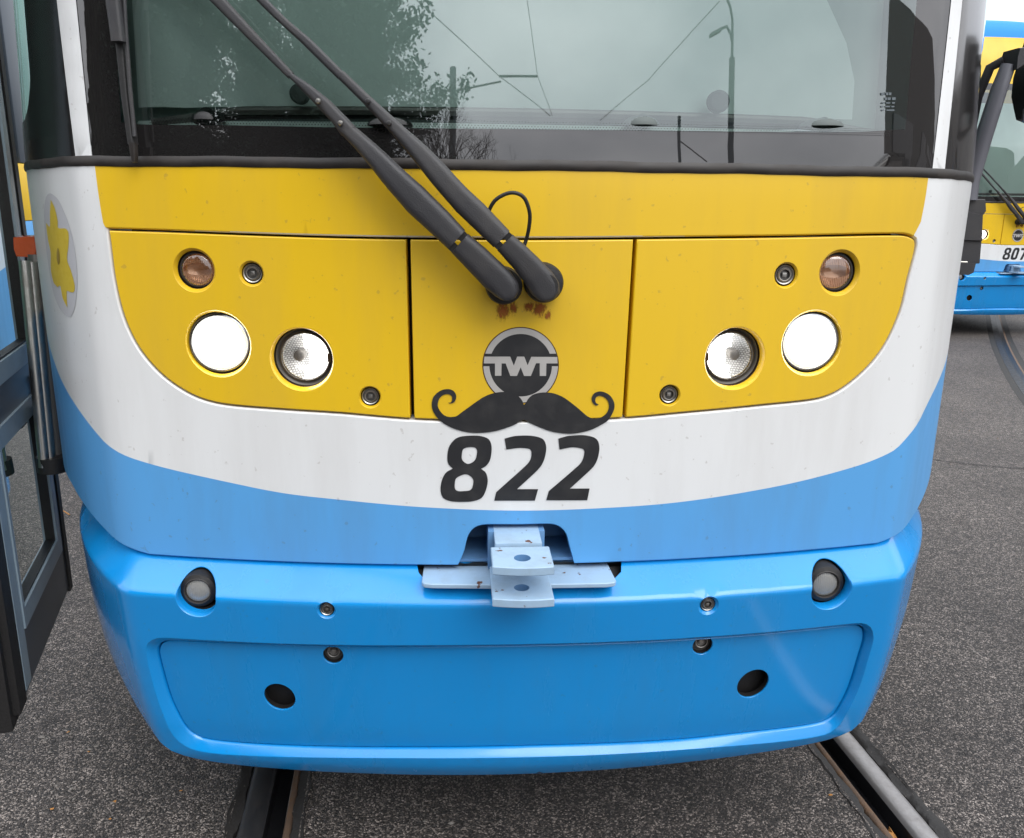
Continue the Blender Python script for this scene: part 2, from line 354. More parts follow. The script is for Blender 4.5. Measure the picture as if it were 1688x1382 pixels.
# ------------------------------------------------------------------ mesh builder
class MB:
    def __init__(self): self.v=[]; self.f=[]; self.m=[]; self.mats=[]
    def mi(self,name):
        if name not in self.mats: self.mats.append(name)
        return self.mats.index(name)
    def add(self,vs,fs,name):
        b=len(self.v); k=self.mi(name); self.v+= [Vector(v) for v in vs]
        for f in fs: self.f.append([b+i for i in f]); self.m.append(k)
    def build(self,name,parent=None,smooth=True,angle=35,rot=None):
        me=bpy.data.meshes.new(name); me.from_pydata([tuple(v) for v in self.v],[],self.f); 
        for n_ in self.mats: me.materials.append(M[n_])
        for p,k in zip(me.polygons,self.m): p.material_index=k; p.use_smooth=smooth
        me.update()
        if smooth: me.set_sharp_from_angle(angle=R_(angle))
        o=bpy.data.objects.new(name,me); col.objects.link(o)
        if parent: o.parent=parent
        return o
    # solids
    def box(self,c,d,name,rot=None,bev=0):
        bm=bmesh.new(); bmesh.ops.create_cube(bm,size=1)
        for v in bm.verts: v.co=Vector((v.co.x*d[0],v.co.y*d[1],v.co.z*d[2]))
        if bev: bmesh.ops.bevel(bm,geom=bm.edges[:],offset=bev,segments=2,affect='EDGES',profile=.6)
        mt=(rot.to_4x4() if rot else Matrix.Identity(4)); mt=Matrix.Translation(Vector(c))@mt
        bm.verts.index_update(); self.add([mt@v.co for v in bm.verts],[[v.index for v in f.verts] for f in bm.faces],name); bm.free()
    def tube(self,pts,r,name,seg=10,caps=True):
        pts=[Vector(p) for p in pts]; n=len(pts); rs=r if isinstance(r,(list,tuple)) else [r]*n
        vs=[];fs=[]; up=Vector((0,0,1))
        t0=(pts[1]-pts[0]).normalized(); a=t0.cross(up)
        if a.length<.1: a=t0.cross(Vector((1,0,0)))
        a.normalize()
        for i in range(n):
            t=(pts[min(n-1,i+1)]-pts[max(0,i-1)]).normalized(); a=(a-t*a.dot(t)).normalized(); b=t.cross(a)
            for k in range(seg):
                an=2*math.pi*k/seg; vs.append(pts[i]+(a*math.cos(an)+b*math.sin(an))*rs[i])
        for i in range(n-1):
            for k in range(seg): fs.append([i*seg+k,i*seg+(k+1)%seg,(i+1)*seg+(k+1)%seg,(i+1)*seg+k])
        if caps: fs.append(list(range(seg))[::-1]); fs.append([ (n-1)*seg+k for k in range(seg)])
        self.add(vs,fs,name)
    def lathe(self,c,ax,prof,name,seg=40,sx=1):
        """prof [(radius, distance along ax)]"""
        ax=Vector(ax).normalized(); a=ax.cross(Vector((0,0,1)))
        if a.length<.1: a=ax.cross(Vector((1,0,0)))
        a.normalize(); b=ax.cross(a); c=Vector(c); vs=[];fs=[]
        for r,h in prof:
            for k in range(seg):
                an=2*math.pi*k/seg; vs.append(c+ax*h+(a*math.cos(an)+b*math.sin(an))*max(r,1e-5))
        for i in range(len(prof)-1):
            for k in range(seg): fs.append([i*seg+k,i*seg+(k+1)%seg,(i+1)*seg+(k+1)%seg,(i+1)*seg+k])
        self.add(vs,fs,name)
def cdt(loops,lines,keep,grid,holes=()):
    """triangulate; loops: closed polylines, lines: open; keep(centroid)->material or None"""
    V=[];E=[]
    for P in loops:
        b=len(V); V+=[Vector(p) for p in P]; E+=[(b+i,b+(i+1)%len(P)) for i in range(len(P))]
    for P in lines:
        b=len(V); V+=[Vector(p) for p in P]; E+=[(b+i,b+i+1) for i in range(len(P)-1)]
    V+=[Vector(p) for p in grid]
    r=geometry.delaunay_2d_cdt(V,E,[],0,1e-6)
    vs,fs=r[0],r[2]; out=[]
    for f in fs:
        c=(vs[f[0]]+vs[f[1]]+vs[f[2]])/3; k=keep((c.x,c.y))
        if k: out.append((list(f),k))
    return vs,out
def sheet(mb,S,loops,lines,keep,ds=.03,dz=.03,off=0.,zfine=()):
    """surface patch on S following constraint outlines"""
    xs=[p[0] for P in loops for p in P]; zs=[p[1] for P in loops for p in P]
    x0,x1,z0,z1=min(xs),max(xs),min(zs),max(zs); g=[]
    sv=[];s=x0
    while s<x1: 
        a=abs(s); sv.append(s); s+= .012 if .66<a<.95 else (ds if a<1.9 else .25)
    zv=[];z=z0
    while z<z1:
        zv.append(z); st=dz
        for a,b,c in zfine:
            if a<=z<b: st=c
        z+=st
    for i,z in enumerate(zv):
        for s in sv: g.append((s+.0007*math.sin(i*7.1+s*90),z+.0006*math.sin(s*77+i)))
    vs,fs=cdt(loops,lines,keep,g)
    b=len(mb.v); mb.v+=[S.pt(v.x,v.y,off) for v in vs]
    for f,k in fs:
        A,B,C_=[mb.v[b+i] for i in f]; n=(B-A).cross(C_-A)
        c=(vs[f[0]]+vs[f[1]]+vs[f[2]])/3
        if n.dot(S.nrm(c.x,c.y))<0: f=f[::-1]
        mb.f.append([b+i for i in f]); mb.m.append(mb.mi(k))
def rim(mb,S,P,steps,name,flip=False):
    """strip of rings around closed outline P; steps=[(grow,depth)]"""
    n=len(P); vs=[];fs=[]
    for g,d in steps:
        Q=offset(P,g) if g else P
        vs+=[S.pt(q[0],q[1],-d) for q in Q]
    for i in range(len(steps)-1):
        for k in range(n): fs.append([i*n+k,i*n+(k+1)%n,(i+1)*n+(k+1)%n,(i+1)*n+k])
    mb.add(vs,fs,name)
def unl(S,P,off=0.): return [S.un(x,y,off) for x,y in P]
# ================================================================== the near tram
tram=empty('tram','blue, white and yellow tram numbered 822 with a moustache sticker, filling the picture','tram')
ST=3.0    # how far the modelled nose runs back along s
seal_lo,seal_hi=1.4095,1.4265
# --- outlines traced on the front, in (s,z)
blue_line=[(-3.2,1.18),(-1.6,1.15),(-1.2,1.06)]+unl(SB,[(102,628),(133,680),(186,740),(206,751),(266,770),(366,793),(466,813),(560,824),(693,836),(860,842),(1026,836),(1120,828),(1221,813),(1322,793),(1423,765),(1473,743),(1497,719)])+[(.85,.972),(.95,1.01),(1.1,1.05),(1.6,1.15),(3.2,1.18)]
blue_line=catmull(blue_line,.012,False)
rec_px=[(173,374),(267,377),(560,387),(850,390),(1120,388),(1300,386),(1490,383),(1512,393),(1512,414),(1500,460),(1487,514),(1463,568),(1433,608),(1389,645),(1349,662),(1255,673),(1120,686),(1030,694),(860,699),(683,696),(560,686),(466,680),(366,671),(316,656),(266,623),(226,577),(200,523),(185,460),(177,400)]
rec=catmull(unl(SB,rec_px),.010,True,sharp=(0,))
yel_px=[(155,268),(163,326),(170,368),(175,384)]
yl_l=catmull([(SB.un(155,271)[0],1.45)]+unl(SB,yel_px[1:]),.02,False)
yl_r=catmull([(SB.un(1532,286)[0],1.45)]+unl(SB,[(1524,336),(1518,366),(1512,388)]),.02,False)
yellow_poly=yl_l+ [q for q in unl(SB,[(300,420),(1400,420)])] + yl_r[::-1]
cut_px=[(754.6,932),(760,920),(765,907.6),(771.7,882),(782.4,869),(799.4,864),(855,863.5),(910,863),(925,869),(934,880),(940,903),(944,917),(947,930)]
cut=catmull(unl(SB,cut_px),.006,False,sharp=(0,12))
def zb(s):
    a=abs(s); return .703+ (0 if a<.72 else min(.06,(a-.72)*.17))
cutA=(cut[0][0],zb(cut[0][0])); cutB=(cut[-1][0],zb(cut[-1][0])); cut=[cutA]+[c for c in cut[1:-1] if c[1]>.707]+[cutB]
bot_edge=[]
s=-ST
while s<cutA[0]: bot_edge.append((s,zb(s))); s+=.02
bot_edge+=cut
s=cutB[0]+.01
while s<ST: bot_edge.append((s,zb(s))); s+=.02
bot_edge.append((ST,zb(ST)))
top_edge=[(ST-i*2*ST/240,seal_lo+.004) for i in range(241)]
shell=bot_edge+top_edge
body=MB()
def keep_body(p):
    if not inside(p,shell) or inside(p,rec): return None
    if inside(p,yellow_poly): return 'yellow'
    # blue below the sweeping line
    s=p[0]
    for a,b in zip(blue_line,blue_line[1:]):
        if a[0]<=s<=b[0]:
            if p[1]<a[1]+(b[1]-a[1])*(s-a[0])/max(1e-6,b[0]-a[0]): return 'blue'
            return 'white'
    return 'white'
bl=[p for p in blue_line if -2.99<p[0]<2.99]
sheet(body,SB,[shell,rec],[bl,yl_l[:-1],yl_r[:-1]],keep_body,.03,.03)
def rec_side(k):
    return 'white' if (k[1]<1.28) else 'yellow'
rim(body,SB,rec,[(0,0),(-.0012,.0006),(-.0024,.002),(-.0030,.005),(-.0030,.030)],'white')
# the upper run of that rim belongs to the yellow fascia
nb=len(body.f)
for i in range(len(body.f)-4*len(rec),len(body.f)):
    c=sum((body.v[j] for j in body.f[i]),Vector())/4
    if c.z>1.305: body.m[i]=body.mi('yellow')
# folded lower edge of the shell
be=bot_edge; n=len(be); vs=[]
for d,dz in ((0,0),(.0015,-.002),(.004,-.003),(.02,-.003)):
    vs+=[SB.pt(q[0],q[1]+dz,-d) for q in be]
nc=[ 'blue' ]
fs=[[i*n+k,i*n+k+1,(i+1)*n+k+1,(i+1)*n+k] for i in range(3) for k in range(n-1)]
body.add(vs,fs,'blue')
# upper body: pillar strips, side window frames, fascia above the windscreen, roof
WS_TOP=2.52
ws_l=lambda z: -.753-.0395*(z-1.429)/.25 if z>1.42 else -.752
pl_a=lambda z:(-.752-.010*(z-1.43)/.25, -.793-.026*(z-1.43)/.25)
def zline(fn,z0,z1,n=24): return [(fn(z0+(z1-z0)*i/n),z0+(z1-z0)*i/n) for i in range(n+1)]
inL=lambda z:-.752-.04*(z-1.43); inR=lambda z:.737+.04*(z-1.43)
outL=lambda z:-.794-.10*min(1,(z-1.43)); outR=lambda z:.771+.035*(z-1.43)
fascia=2.60
side_win=[(-1.02,1.52),(-.985,1.60),(-.96,1.75),(-.95,2.2),(-.97,2.38),(-1.05,2.42),(-2.6,2.42),(-2.6,1.50),(-1.08,1.50)]
up_lo,up_hi=seal_hi-.004,3.06
upper=[(-ST,up_lo)]+[(-ST+i*2*ST/200,up_lo) for i in range(1,201)]+[(ST-i*2*ST/200,up_hi) for i in range(0,201)]
winL=catmull([(-1.00,1.60),(-.99,1.80),(-.985,2.2),(-1.0,2.36),(-1.08,2.42),(-1.8,2.43),(-2.5,2.42),(-2.6,2.36),(-2.6,2.0),(-2.6,1.60),(-2.5,1.52),(-1.8,1.50),(-1.14,1.505),(-1.05,1.53)],.03)
winR=[(-a,b) for a,b in winL]
wsA=[(inL(z),z) for z in [seal_hi-.004+i*(fascia-seal_hi+.004)/40 for i in range(41)]]
wsB=[(inR(z),z) for z in [fascia-i*(fascia-seal_hi+.004)/40 for i in range(41)]]
ws_top=[]
for i in range(1,40):
    s=inL(fascia)+(inR(fascia)-inL(fascia))*i/40; ws_top.append((s,fascia))
def keep_up(p):
    if not inside(p,upper): return None
    s,z=p
    if inside(p,ws_poly): return None
    if inside(p,winL) or inside(p,winR): return None
    if z>fascia: return 'yellow'
    if outL(z)<s<inL(z) or inR(z)<s<outR(z): return 'white'
    return 'sidefrit'
ws_poly=wsA+ws_top+wsB
fas=[(-ST+.01+i*(2*ST-.02)/150,fascia+.002) for i in range(151)]
fasL=[p for p in fas if p[0]<inL(fascia)-.01]; fasR=[p for p in fas if p[0]>inR(fascia)+.01]
upb=MB()
sheet(upb,SB,[upper,ws_poly,winL,winR],[zline(outL,up_lo+.002,fascia-.004),zline(outR,up_lo+.002,fascia-.004),fasL,fasR],keep_up,.05,.06)
# roof cap
P=[SB.base(-ST+i*2*ST/160,up_hi) for i in range(161)]
vs=[]
for k,(g,h) in enumerate(((0,0),(.03,.07),(.12,.16),(.35,.23),(.8,.26))):
    for p in P: vs.append(Vector((p.x*(1-g*.8),p.y+g*(1.0 if p.y<1.5 else 0.0),up_hi+h)))
fs=[[i*161+k,i*161+k+1,(i+1)*161+k+1,(i+1)*161+k] for i in range(4) for k in range(160)]+[[4*161+k for k in range(161)]]
upb.add(vs,fs,'roofblue')
o_body=body.build('body_shell',tram,angle=40)
o_up=upb.build('upper_body',tram,angle=40)
# --- groove floor and inner pocket of the front
g=MB(); P=offset(rec,.004)
sheet(g,SB,[P],[],lambda p:'gap' if inside(p,P) else None,.05,.05,-.07)  # groove floor coloured dark for the shade of its depth
g.build('hatch_recess',tram)
# --- the three yellow hatches with lamp openings
def px_r(S,px,py,rpx):
    a=S.un(px,py); b=S.un(px+rpx,py); c=S.un(px-rpx,py); return a,(b[0]-c[0])/2
def line_s(x0,y0,x1,y1,n=2): return unl(SB,[(x0,y0),(x1,y1)])
gl=line_s(672.5,388,679.5,697); gr=line_s(1047.5,388,1028.5,697)
def split(poly,A,B,side):
    """keep the part of poly left (side -1) or right (+1) of line A-B"""
    out=[]; n=len(poly)
    f=lambda p:((p[0]-A[0])-(B[0]-A[0])*(p[1]-A[1])/(B[1]-A[1]))*side
    for i in range(n):
        a,b=poly[i],poly[(i+1)%n]; fa,fb=f(a),f(b)
        if fa>=0: out.append(a)
        if (fa>=0)!=(fb>=0):
            t=fa/(fa-fb); out.append((a[0]+(b[0]-a[0])*t,a[1]+(b[1]-a[1])*t))
    return out
inner=offset(rec,-.0065)
def resamp(P,step=.008):
    out=[]; n=len(P)
    for i in range(n):
        a=Vector(P[i]); b=Vector(P[(i+1)%n]); L_=(b-a).length
        if L_<.0015: continue
        k=max(1,int(L_/step))
        for j in range(k): q=a+(b-a)*(j/k); out.append((q.x,q.y))
    return out
shift=lambda l,d:[(l[0][0]+d,l[0][1]),(l[1][0]+d,l[1][1])]
hL=resamp(split(inner,*shift(gl,-.0037),-1)); hC=resamp(split(split(inner,*shift(gl,.0037),1),*shift(gr,-.0032),-1)); hR=resamp(split(inner,*shift(gr,.0032),1))
# lamps: (px,py,outer lip r, seat r, depth, kind)
lampsL=[(320,446,35,30,.016,'turn'),(359.5,567.5,54,50,.014,'main'),(497,593,53,49,.030,'dip'),(414.5,451.5,21,17.5,.010,'bolt'),(610,655,19,16,.009,'bolt')]
lampsR=[(1384,450,34,29,.016,'turn'),(1339,566,50,46,.014,'main'),(1212,591.5,50,46,.030,'dip'),(1296,454,20,17,.010,'bolt'),(1104,652,18,15.5,.009,'bolt')]
def cone(mb,S,c,R,r,d,name,dark,dxy=(0,0)):
    """rounded lip, tapering to a flat seat facing straight ahead"""
    n=48; cen=S.pt(*c); rings=[]
    rr=[(R,0,0),(R-.0008,.0008,0),(R-.0018,.0026,0),(r+.001,d*.35,.3),(r,d*.5,.6)]
    vs=[]
    for (q,dep,fl) in rr:
        for i in range(n):
            an=2*math.pi*i/n; a=S.pt(c[0]+q*math.cos(an),c[1]+q*math.sin(an)); a=a+Vector((0,dep,0))
            flat=Vector((cen.x+q*math.cos(an),cen.y+dep,cen.z+q*math.sin(an)*1.0)); flat.y=max(flat.y,a.y+.003)
            vs.append(a*(1-fl)+Vector((a.x,flat.y,a.z))*fl)
    fs=[[i*n+k,i*n+(k+1)%n,(i+1)*n+(k+1)%n,(i+1)*n+k] for i in range(len(rr)-1) for k in range(n)]
    mb.add(vs,fs,name)
    # dark tube behind the lip
    vs2=[vs[(len(rr)-1)*n+i] for i in range(n)]+[Vector((vs[(len(rr)-1)*n+i].x,cen.y+d+.03,vs[(len(rr)-1)*n+i].z)) for i in range(n)]
    mb.add(vs2,[[k,(k+1)%n,n+(k+1)%n,n+k] for k in range(n)],dark)
    return cen
def hatch(poly,lamps,label):
    mb=MB(); cs=[]; holes=[]
    for (x,y,R,r,d,k) in lamps:
        c,Rm=px_r(SB,x,y,R); _,rm=px_r(SB,x,y,r); cs.append((c,Rm,rm,d,k)); holes.append(circ(c,Rm,48))
    front=offset(poly,-.0022)
    def kp(p): return 'yellow' if inside(p,front) and not any(inside(p,h) for h in holes) else None
    # finer grid
    sheet(mb,SB,[front]+holes,[],kp,.03,.03)
    rim(mb,SB,poly,[(-.0022,0),(-.0010,.0004),(-.0002,.0016),(0,.004),(0,.028)],'yellow')
    cens=[cone(mb,SB,c,Rm,rm,d,'yellow','gap') for (c,Rm,rm,d,k) in cs]
    o=mb.build('front_hatch',tram,angle=45); tag(o,label)
    return o,[(cen,)+q for cen,q in zip(cens,cs)]
def bolt(parent,cen,r,d,name='hatch_bolt',S=None):
    b=MB(); f=Vector((cen.x,cen.y+d,cen.z)); q=r*.92
    b.lathe(f,(0,-1,0),[(q*.98,-.02),(q*.98,.0015),(q*.9,.0028),(q*.8,.0018),(q*.78,.0005)],'steel',32)
    b.lathe(f,(0,-1,0),[(q*.78,.0005),(q*.76,.002),(q*.70,.003),(q*.62,.003)],'darksteel',32)
    b.lathe(f,(0,-1,0),[(q*.62,.003),(q*.58,.0038),(q*.52,.0036),(q*.50,.0015)],'steel',32)
    b.lathe(f,(0,-1,0),[(q*.50,.0015),(q*.48,-.003),(0,-.003)],'darksteel',32)
    b.box(f+Vector((0,-.0005,0)),(q*.42,.004,q*.42),'steel',bev=.0006)
    return b.build(name,parent)
def lens_dome(mb,f,r,h,mt,seg=40):
    mb.lathe(f,(0,-1,0),[(r*math.cos(a),h*math.sin(a)) for a in [i*math.pi/2/8 for i in range(9)]],mt,seg)
def lamp(parent,cen,rm,d,kind,side):
    if kind=='bolt': return bolt(parent,cen,rm,d)
    name={'turn':'indicator_lamp','main':'headlight','dip':'headlight'}[kind]
    f=Vector((cen.x,cen.y+d,cen.z)); b=MB()
    if kind=='main':
        b.lathe(f,(0,-1,0),[(rm*1.08,-.03),(rm*1.0,-.004),(rm*.97,.001),(rm*.93,.003),(rm*.92,.001)],'darksteel')
        o=b.build(name,parent)
        l=MB(); l.lathe(f,(0,-1,0),[(rm*.88,.002),(rm*.79,.0045)],'lamp_rim'); l.lathe(f,(0,-1,0),[(rm*.79*math.cos(a),.0045+.005*math.sin(a)) for a in [i*math.pi/2/8 for i in range(9)]],'lamp_on'); l.build('lens',o); l=MB(); l.lathe(f,(0,-1,0),[(rm*.93,.0005),(rm*.92,.0025),(rm*.885,.003),(rm*.88,.001)],'chrome'); l.build('chrome_ring',o); return o
    if kind=='dip':
        k=.77; f=f+Vector((-.002*side,0,.0)); r2=rm*.80
        b.lathe(f,(0,-1,0),[(rm*1.1,-.012),(rm*.98,.004),(r2*1.12,-.001),(r2*1.05,.003),(r2,.004),(r2*.98,.001)],'darksteel')
        o=b.build(name,parent)
        rf=MB(); rf.lathe(f,(0,-1,0),[(r2*.98*math.cos(a),-.004-.03*math.sin(a)) for a in [i*math.pi/2/8 for i in range(9)]],'reflector')
        rf.lathe(f+Vector((side*r2*.30,.0,0)),(0,-1,0),[(.010,-.03),(.010,-.008),(.007,-.006),(.004,-.006),(.0,-.005)],'darksteel',20)
        rf.build('reflector',o)
        # the burning half of the lamp
        lm=MB(); pts=[]; n=26
        for i in range(n+1):
            an=-math.pi/2*1.12+math.pi*1.12*i/n; pts.append(f+Vector((-side*math.cos(an)*r2*.95,-.001,math.sin(an)*r2*.95)))
        for i in range(n+1):
            t=1-2*i/n; pts.append(f+Vector((side*r2*(.05 if abs(t)>.45 else -.18)*1.0+side*.0012*math.sin(i*2.1),-.001,t*r2*.93)))
        lm.add(pts,[list(range(len(pts)))],'lamp_on'); lm.build('bulb_glow',o,smooth=False)
        l=MB(); lens_dome(l,f+Vector((0,-.003,0)),r2*.99,.006,'lampglass'); 
        for i in range(7):
            zz=(-.55+i*.14)*r2*.9; xx=math.sqrt(max(0,.85*r2*r2-zz*zz))
        l.build('lens',o)
        t=MB(); t.box(f+Vector((-side*r2*1.02,-.006,-.001)),(.008,.004,.015),'gap',bev=.001); t.build('clip',o)
        return o
    if kind=='turn':
        f=f+Vector((-.003*side,0,.0)); r2=rm*.88
        b.lathe(f,(0,-1,0),[(rm*1.1,-.02),(rm*.98,0),(r2*1.06,.0),(r2*1.02,.004),(r2*.97,.004),(r2*.95,.0)],'seal')
        o=b.build(name,parent)
        rf=MB(); rf.lathe(f,(0,-1,0),[(r2*.97*math.cos(a),-.003-.014*math.sin(a)) for a in [i*math.pi/2/8 for i in range(9)]],'indicator')
        # ribbed lens
        n=17
        for i in range(n):
            x=-r2*.86+2*r2*.86*i/(n-1); h=math.sqrt(max(0,(r2*.93)**2-x*x))
            z0,z1=(-h,-h*.35)
            rf.box(f+Vector((x,.0005,(z0+z1)/2)),(.0022,.003,z1-z0),'indicator')
            z0,z1=(h*.45,h)
            rf.box(f+Vector((x,.0005,(z0+z1)/2)),(.0022,.003,z1-z0),'indicator')
        rf.build('reflector',o)
        l=MB(); lens_dome(l,f+Vector((0,-.003,0)),r2*.97,.007,'lampglass'); l.build('lens',o)
        return o
oL,cL=hatch(hL,lampsL,'left hatch with two lit headlights and an amber indicator')
oC,_=hatch(hC,[],'middle hatch with the round badge and wiper pivots')
oR,cR=hatch(hR,lampsR,'right hatch with two lit headlights and an amber indicator')
for cen,c,Rm,rm,d,k in cL: lamp(tram if k!='bolt' else oL,cen,rm,d,k,-1)
for cen,c,Rm,rm,d,k in cR: lamp(tram if k!='bolt' else oR,cen,rm,d,k,1)
# --- rubber seal under the windscreen
sm=MB(); n=220; vs=[]
prof=[(seal_lo,-.004),(seal_lo,.001),(seal_lo+.002,.003),(seal_lo+.008,.0042),(seal_hi-.004,.0032),(seal_hi-.001,.002),(seal_hi,.0015),(seal_hi+.001,-.004)]
for z,o_ in prof:
    for i in range(n+1):
        s=-ST+2*ST*i/n; vs.append(SB.pt(s,z+.0006*math.sin(s*21)+.0004*math.sin(s*57),o_))
fs=[[i*(n+1)+k,i*(n+1)+k+1,(i+1)*(n+1)+k+1,(i+1)*(n+1)+k] for i in range(len(prof)-1) for k in range(n)]
sm.add(vs,fs,'seal'); sm.build('windscreen_seal',tram)
# --- windscreen: black printed border and clear field
clear_lo=unl(SB,[(199,202),(227,205),(400,207),(560,210),(860,213),(1120,216),(1400,218),(1490,213)])
cl=[(-.692,1.50),(-.694,1.70),(-.70,2.2),(-.70,2.36),(-.66,2.52),(-.5,2.535),(.5,2.535),(.645,2.52),(.69,2.36),(.69,2.2),(.673,1.62),(.672,1.49)]
clr=[ (a,b) for a,b in catmull(clear_lo+cl[::-1],.02,True)]
gm=MB(); wso=[(a,b) for a,b in ws_poly]
sheet(gm,SB,[wso,clr],[],lambda p: None if not inside(p,wso) else ('glass' if inside(p,clr) else 'frit'),.03,.03,-.001)
gm.build('windscreen',tram)
# dotted fade above the print
fd=MB()
for r_ in range(4):
    s=-.64+.0026*(r_%2)
    while s<.64:
        z=[q for q in clear_lo if q[0]<=s][-1][1] if any(q[0]<=s for q in clear_lo) else 1.48
        z=1.476+.0035*(r_)+abs(s)*.006; q=.00075*(1-.15*r_)
        fd.add([SB.pt(s+dx*q,z+dz*q+(.0),.0004) for dx,dz in ((-1,-1),(1,-1),(1,1),(-1,1))],[[0,1,2,3]],'black'); s+=.0052
fd.build('dotted_print',tram,smooth=False)
for wn in (winL,winR):
    s_=MB(); sheet(s_,SB,[wn],[],lambda p:'sideglass' if inside(p,wn) else None,.06,.1,-.002); s_.build('side_window',tram)
# --- cab interior seen through the glass
cb=MB(); yb=1.9
cb.add([(-1.15,yb,.75),(1.15,yb,.75),(1.15,yb,2.75),(-1.15,yb,2.75)],[[0,1,2,3]],'interior')
cb.add([(-.85,.4,1.0),(.85,.4,1.0),(1.0,yb,1.0),(-1.0,yb,1.0)],[[0,1,2,3]],'interior')
cb.build('cab_wall',tram,smooth=False)
bl_=MB(); n=60
x0,x1=-.655,.655; 
def edge_r(z): return .655-.25*max(0,(z-1.54))**1.5-.12*max(0,z-1.6)
vs=[];nz_=14
for j in range(nz_+1):
    z=1.515+ (2.42-1.515)*j/nz_; sl0=SB.un(212-.10*((1.6-z)*900),120,-.055)[0]; sl0=SB.un(214,130,-.055)[0]; xr=.60-.9*max(0,z-1.60)**1.2
    for i in range(n+1):
        s=sl0+(xr-sl0)*i/n; vs.append(SB.pt(s,z,-.055-.004*math.sin(s*60)*(1 if s<-.4 else .15)))
bl_.add(vs,[[j*(n+1)+i,j*(n+1)+i+1,(j+1)*(n+1)+i+1,(j+1)*(n+1)+i] for j in range(nz_) for i in range(n)],'blind')
bl_.build('sun_blind',tram)
br=MB(); pts=[]
for i in range(61):
    s=-.66+1.30*i/60; z=1.506+.004*math.cos(s*2)-max(0,abs(s)-.5)*.12; pts.append(SB.pt(s,z,-.045))
br.tube(pts,.007,'darksteel',10); pts2=[p+Vector((0,.01,-.009)) for p in pts]; br.tube(pts2,.004,'black',8)
br.build('blind_rail',tram)
ds=MB(); vs=[]
for j,(z,o_) in enumerate(((1.40,-.03),(1.47,-.03),(1.492,-.05),(1.495,-.30))):
    for i in range(61):
        s=-.69+1.37*i/60; vs.append(SB.pt(s,z,o_))
ds.add(vs,[[j*61+i,j*61+i+1,(j+1)*61+i+1,(j+1)*61+i] for j in range(3) for i in range(60)],'blind'); ds.build('dashboard',tram)
for (x,y,rx,rz,mt) in ((335,199,24,13,'black'),(318,202,12,9,'black'),(640,208,34,10,'black'),(1062,208,28,12,'dash'),(1365,210,34,10,'dash')):  # right-hand vents made lighter to stand for reflections over them
    c=SB.un(x,y); p=SB.pt(c[0],c[1]+.004,-.022); k=1.55/F_PX; b=MB()
    pr=[(math.cos(a)*rx*k,math.sin(a)*rz*k*1.3) for a in [i*math.pi/2/6 for i in range(7)]]
    b.lathe(p,(0,0,1),pr,mt,24); b.lathe(p+Vector((0,0,rz*k*.5)),(0,-1,0),[(rz*k*.9,-.02),(rz*k*.9,.012),(rz*k*.6,.016),(0,.016)],mt,20); b.build('dash_vent',tram)
for (x,y,r) in ((490,152,15),(1190,165,17)):
    c=SB.un(x,y); p=SB.pt(c[0],c[1],-.012); k=1.5/F_PX; b=MB(); b.lathe(p,(0,-1,0),[(r*k,-.012),(r*k,0),(r*k*.8,.005),(0,.006)],'dash',28); b.build('suction_cup',tram)
sc_=MB(); vs=[]  # sheets added behind the glass to shut out bright sky from the side windows
for j in range(9):
    z=1.50+.92*j/8
    for i in range(13): s=.44+.235*i/12; vs.append(SB.pt(s,z,-.085-.006*math.sin(i*1.1)))
sd2=MB(); sd2.add([p for p in [SB.pt(-.765+.225*i/6,1.45+.97*j/6,-.10) for j in range(7) for i in range(7)]],[[j*7+i,j*7+i+1,(j+1)*7+i+1,(j+1)*7+i] for j in range(6) for i in range(6)],'skyscreen'); sd2.build('sky_screen',tram)
sc_.add(vs,[[j*13+i,j*13+i+1,(j+1)*13+i+1,(j+1)*13+i] for j in range(8) for i in range(12)],'skyscreen'); sc_.build('sky_screen',tram)
# maker's stamp etched on the corner of the glass
st=MB()
for j,(y,xs) in enumerate(((155,[(1452,1458),(1460,1464),(1465,1469)]),(163,[(1458,1462),(1463,1468),(1470,1476)]),(170,[(1453,1458),(1460,1467),(1470,1475)]),(176,[(1452,1456),(1459,1467),(1469,1474)]),(182,[(1453,1457),(1461,1474)]))):
    for a,b in xs:
        h=2.2 if j in(0,1) else 1.2
        q=[SB.un(x,yy) for x,yy in ((a,y+h),(b,y+h),(b,y-h),(a,y-h))]
        st.add([SB.pt(u[0],u[1],.0006) for u in q],[[0,1,2,3]],'pole')
st.build('glass_stamp',tram,smooth=False)
# ------------------------------------------------------------------ decals
def decal(name,loops,mt,off,holes=(),par=None,S=SB,px=True,step=.004,sharp=None):
    mb=MB(); Ls=[]
    for i,P in enumerate(loops):
        Q=unl(S,P) if px else P
        Ls.append(Q)
    def kp(p):
        c=sum(inside(p,P) for P in Ls[:len(loops)-len(holes)] ); h=any(inside(p,Ls[k]) for k in holes) if holes else False
        return mt if c and not h else None
    sheet(mb,S,Ls,[],kp,.02,.02,off)
    return mb.build(name,par or tram)
def zc(P,ox,oy,sc,step=1.2,sharp=()):
    Q=[(ox+x/sc,oy+y/sc) for x,y in P]; return catmull(Q,step,True,sharp)
DZ=(560,460,3.0036)
eight=zc([(575,790),(620,777),(690,776),(736,792),(752,830),(746,890),(728,922),(700,939),(724,960),(733,1000),(722,1050),(700,1085),(650,1101),(560,1101),(515,1085),(500,1050),(505,1000),(525,960),(560,938),(538,915),(533,880),(542,830)],*DZ,sharp=(7,18))
e1=zc([(618,838),(642,832),(668,834),(680,848),(675,885),(662,904),(635,915),(612,902),(604,885),(608,850)],*DZ)
e2=zc([(622,966),(650,978),(662,1000),(655,1035),(640,1047),(590,1050),(572,1040),(570,1015),(578,985)],*DZ)
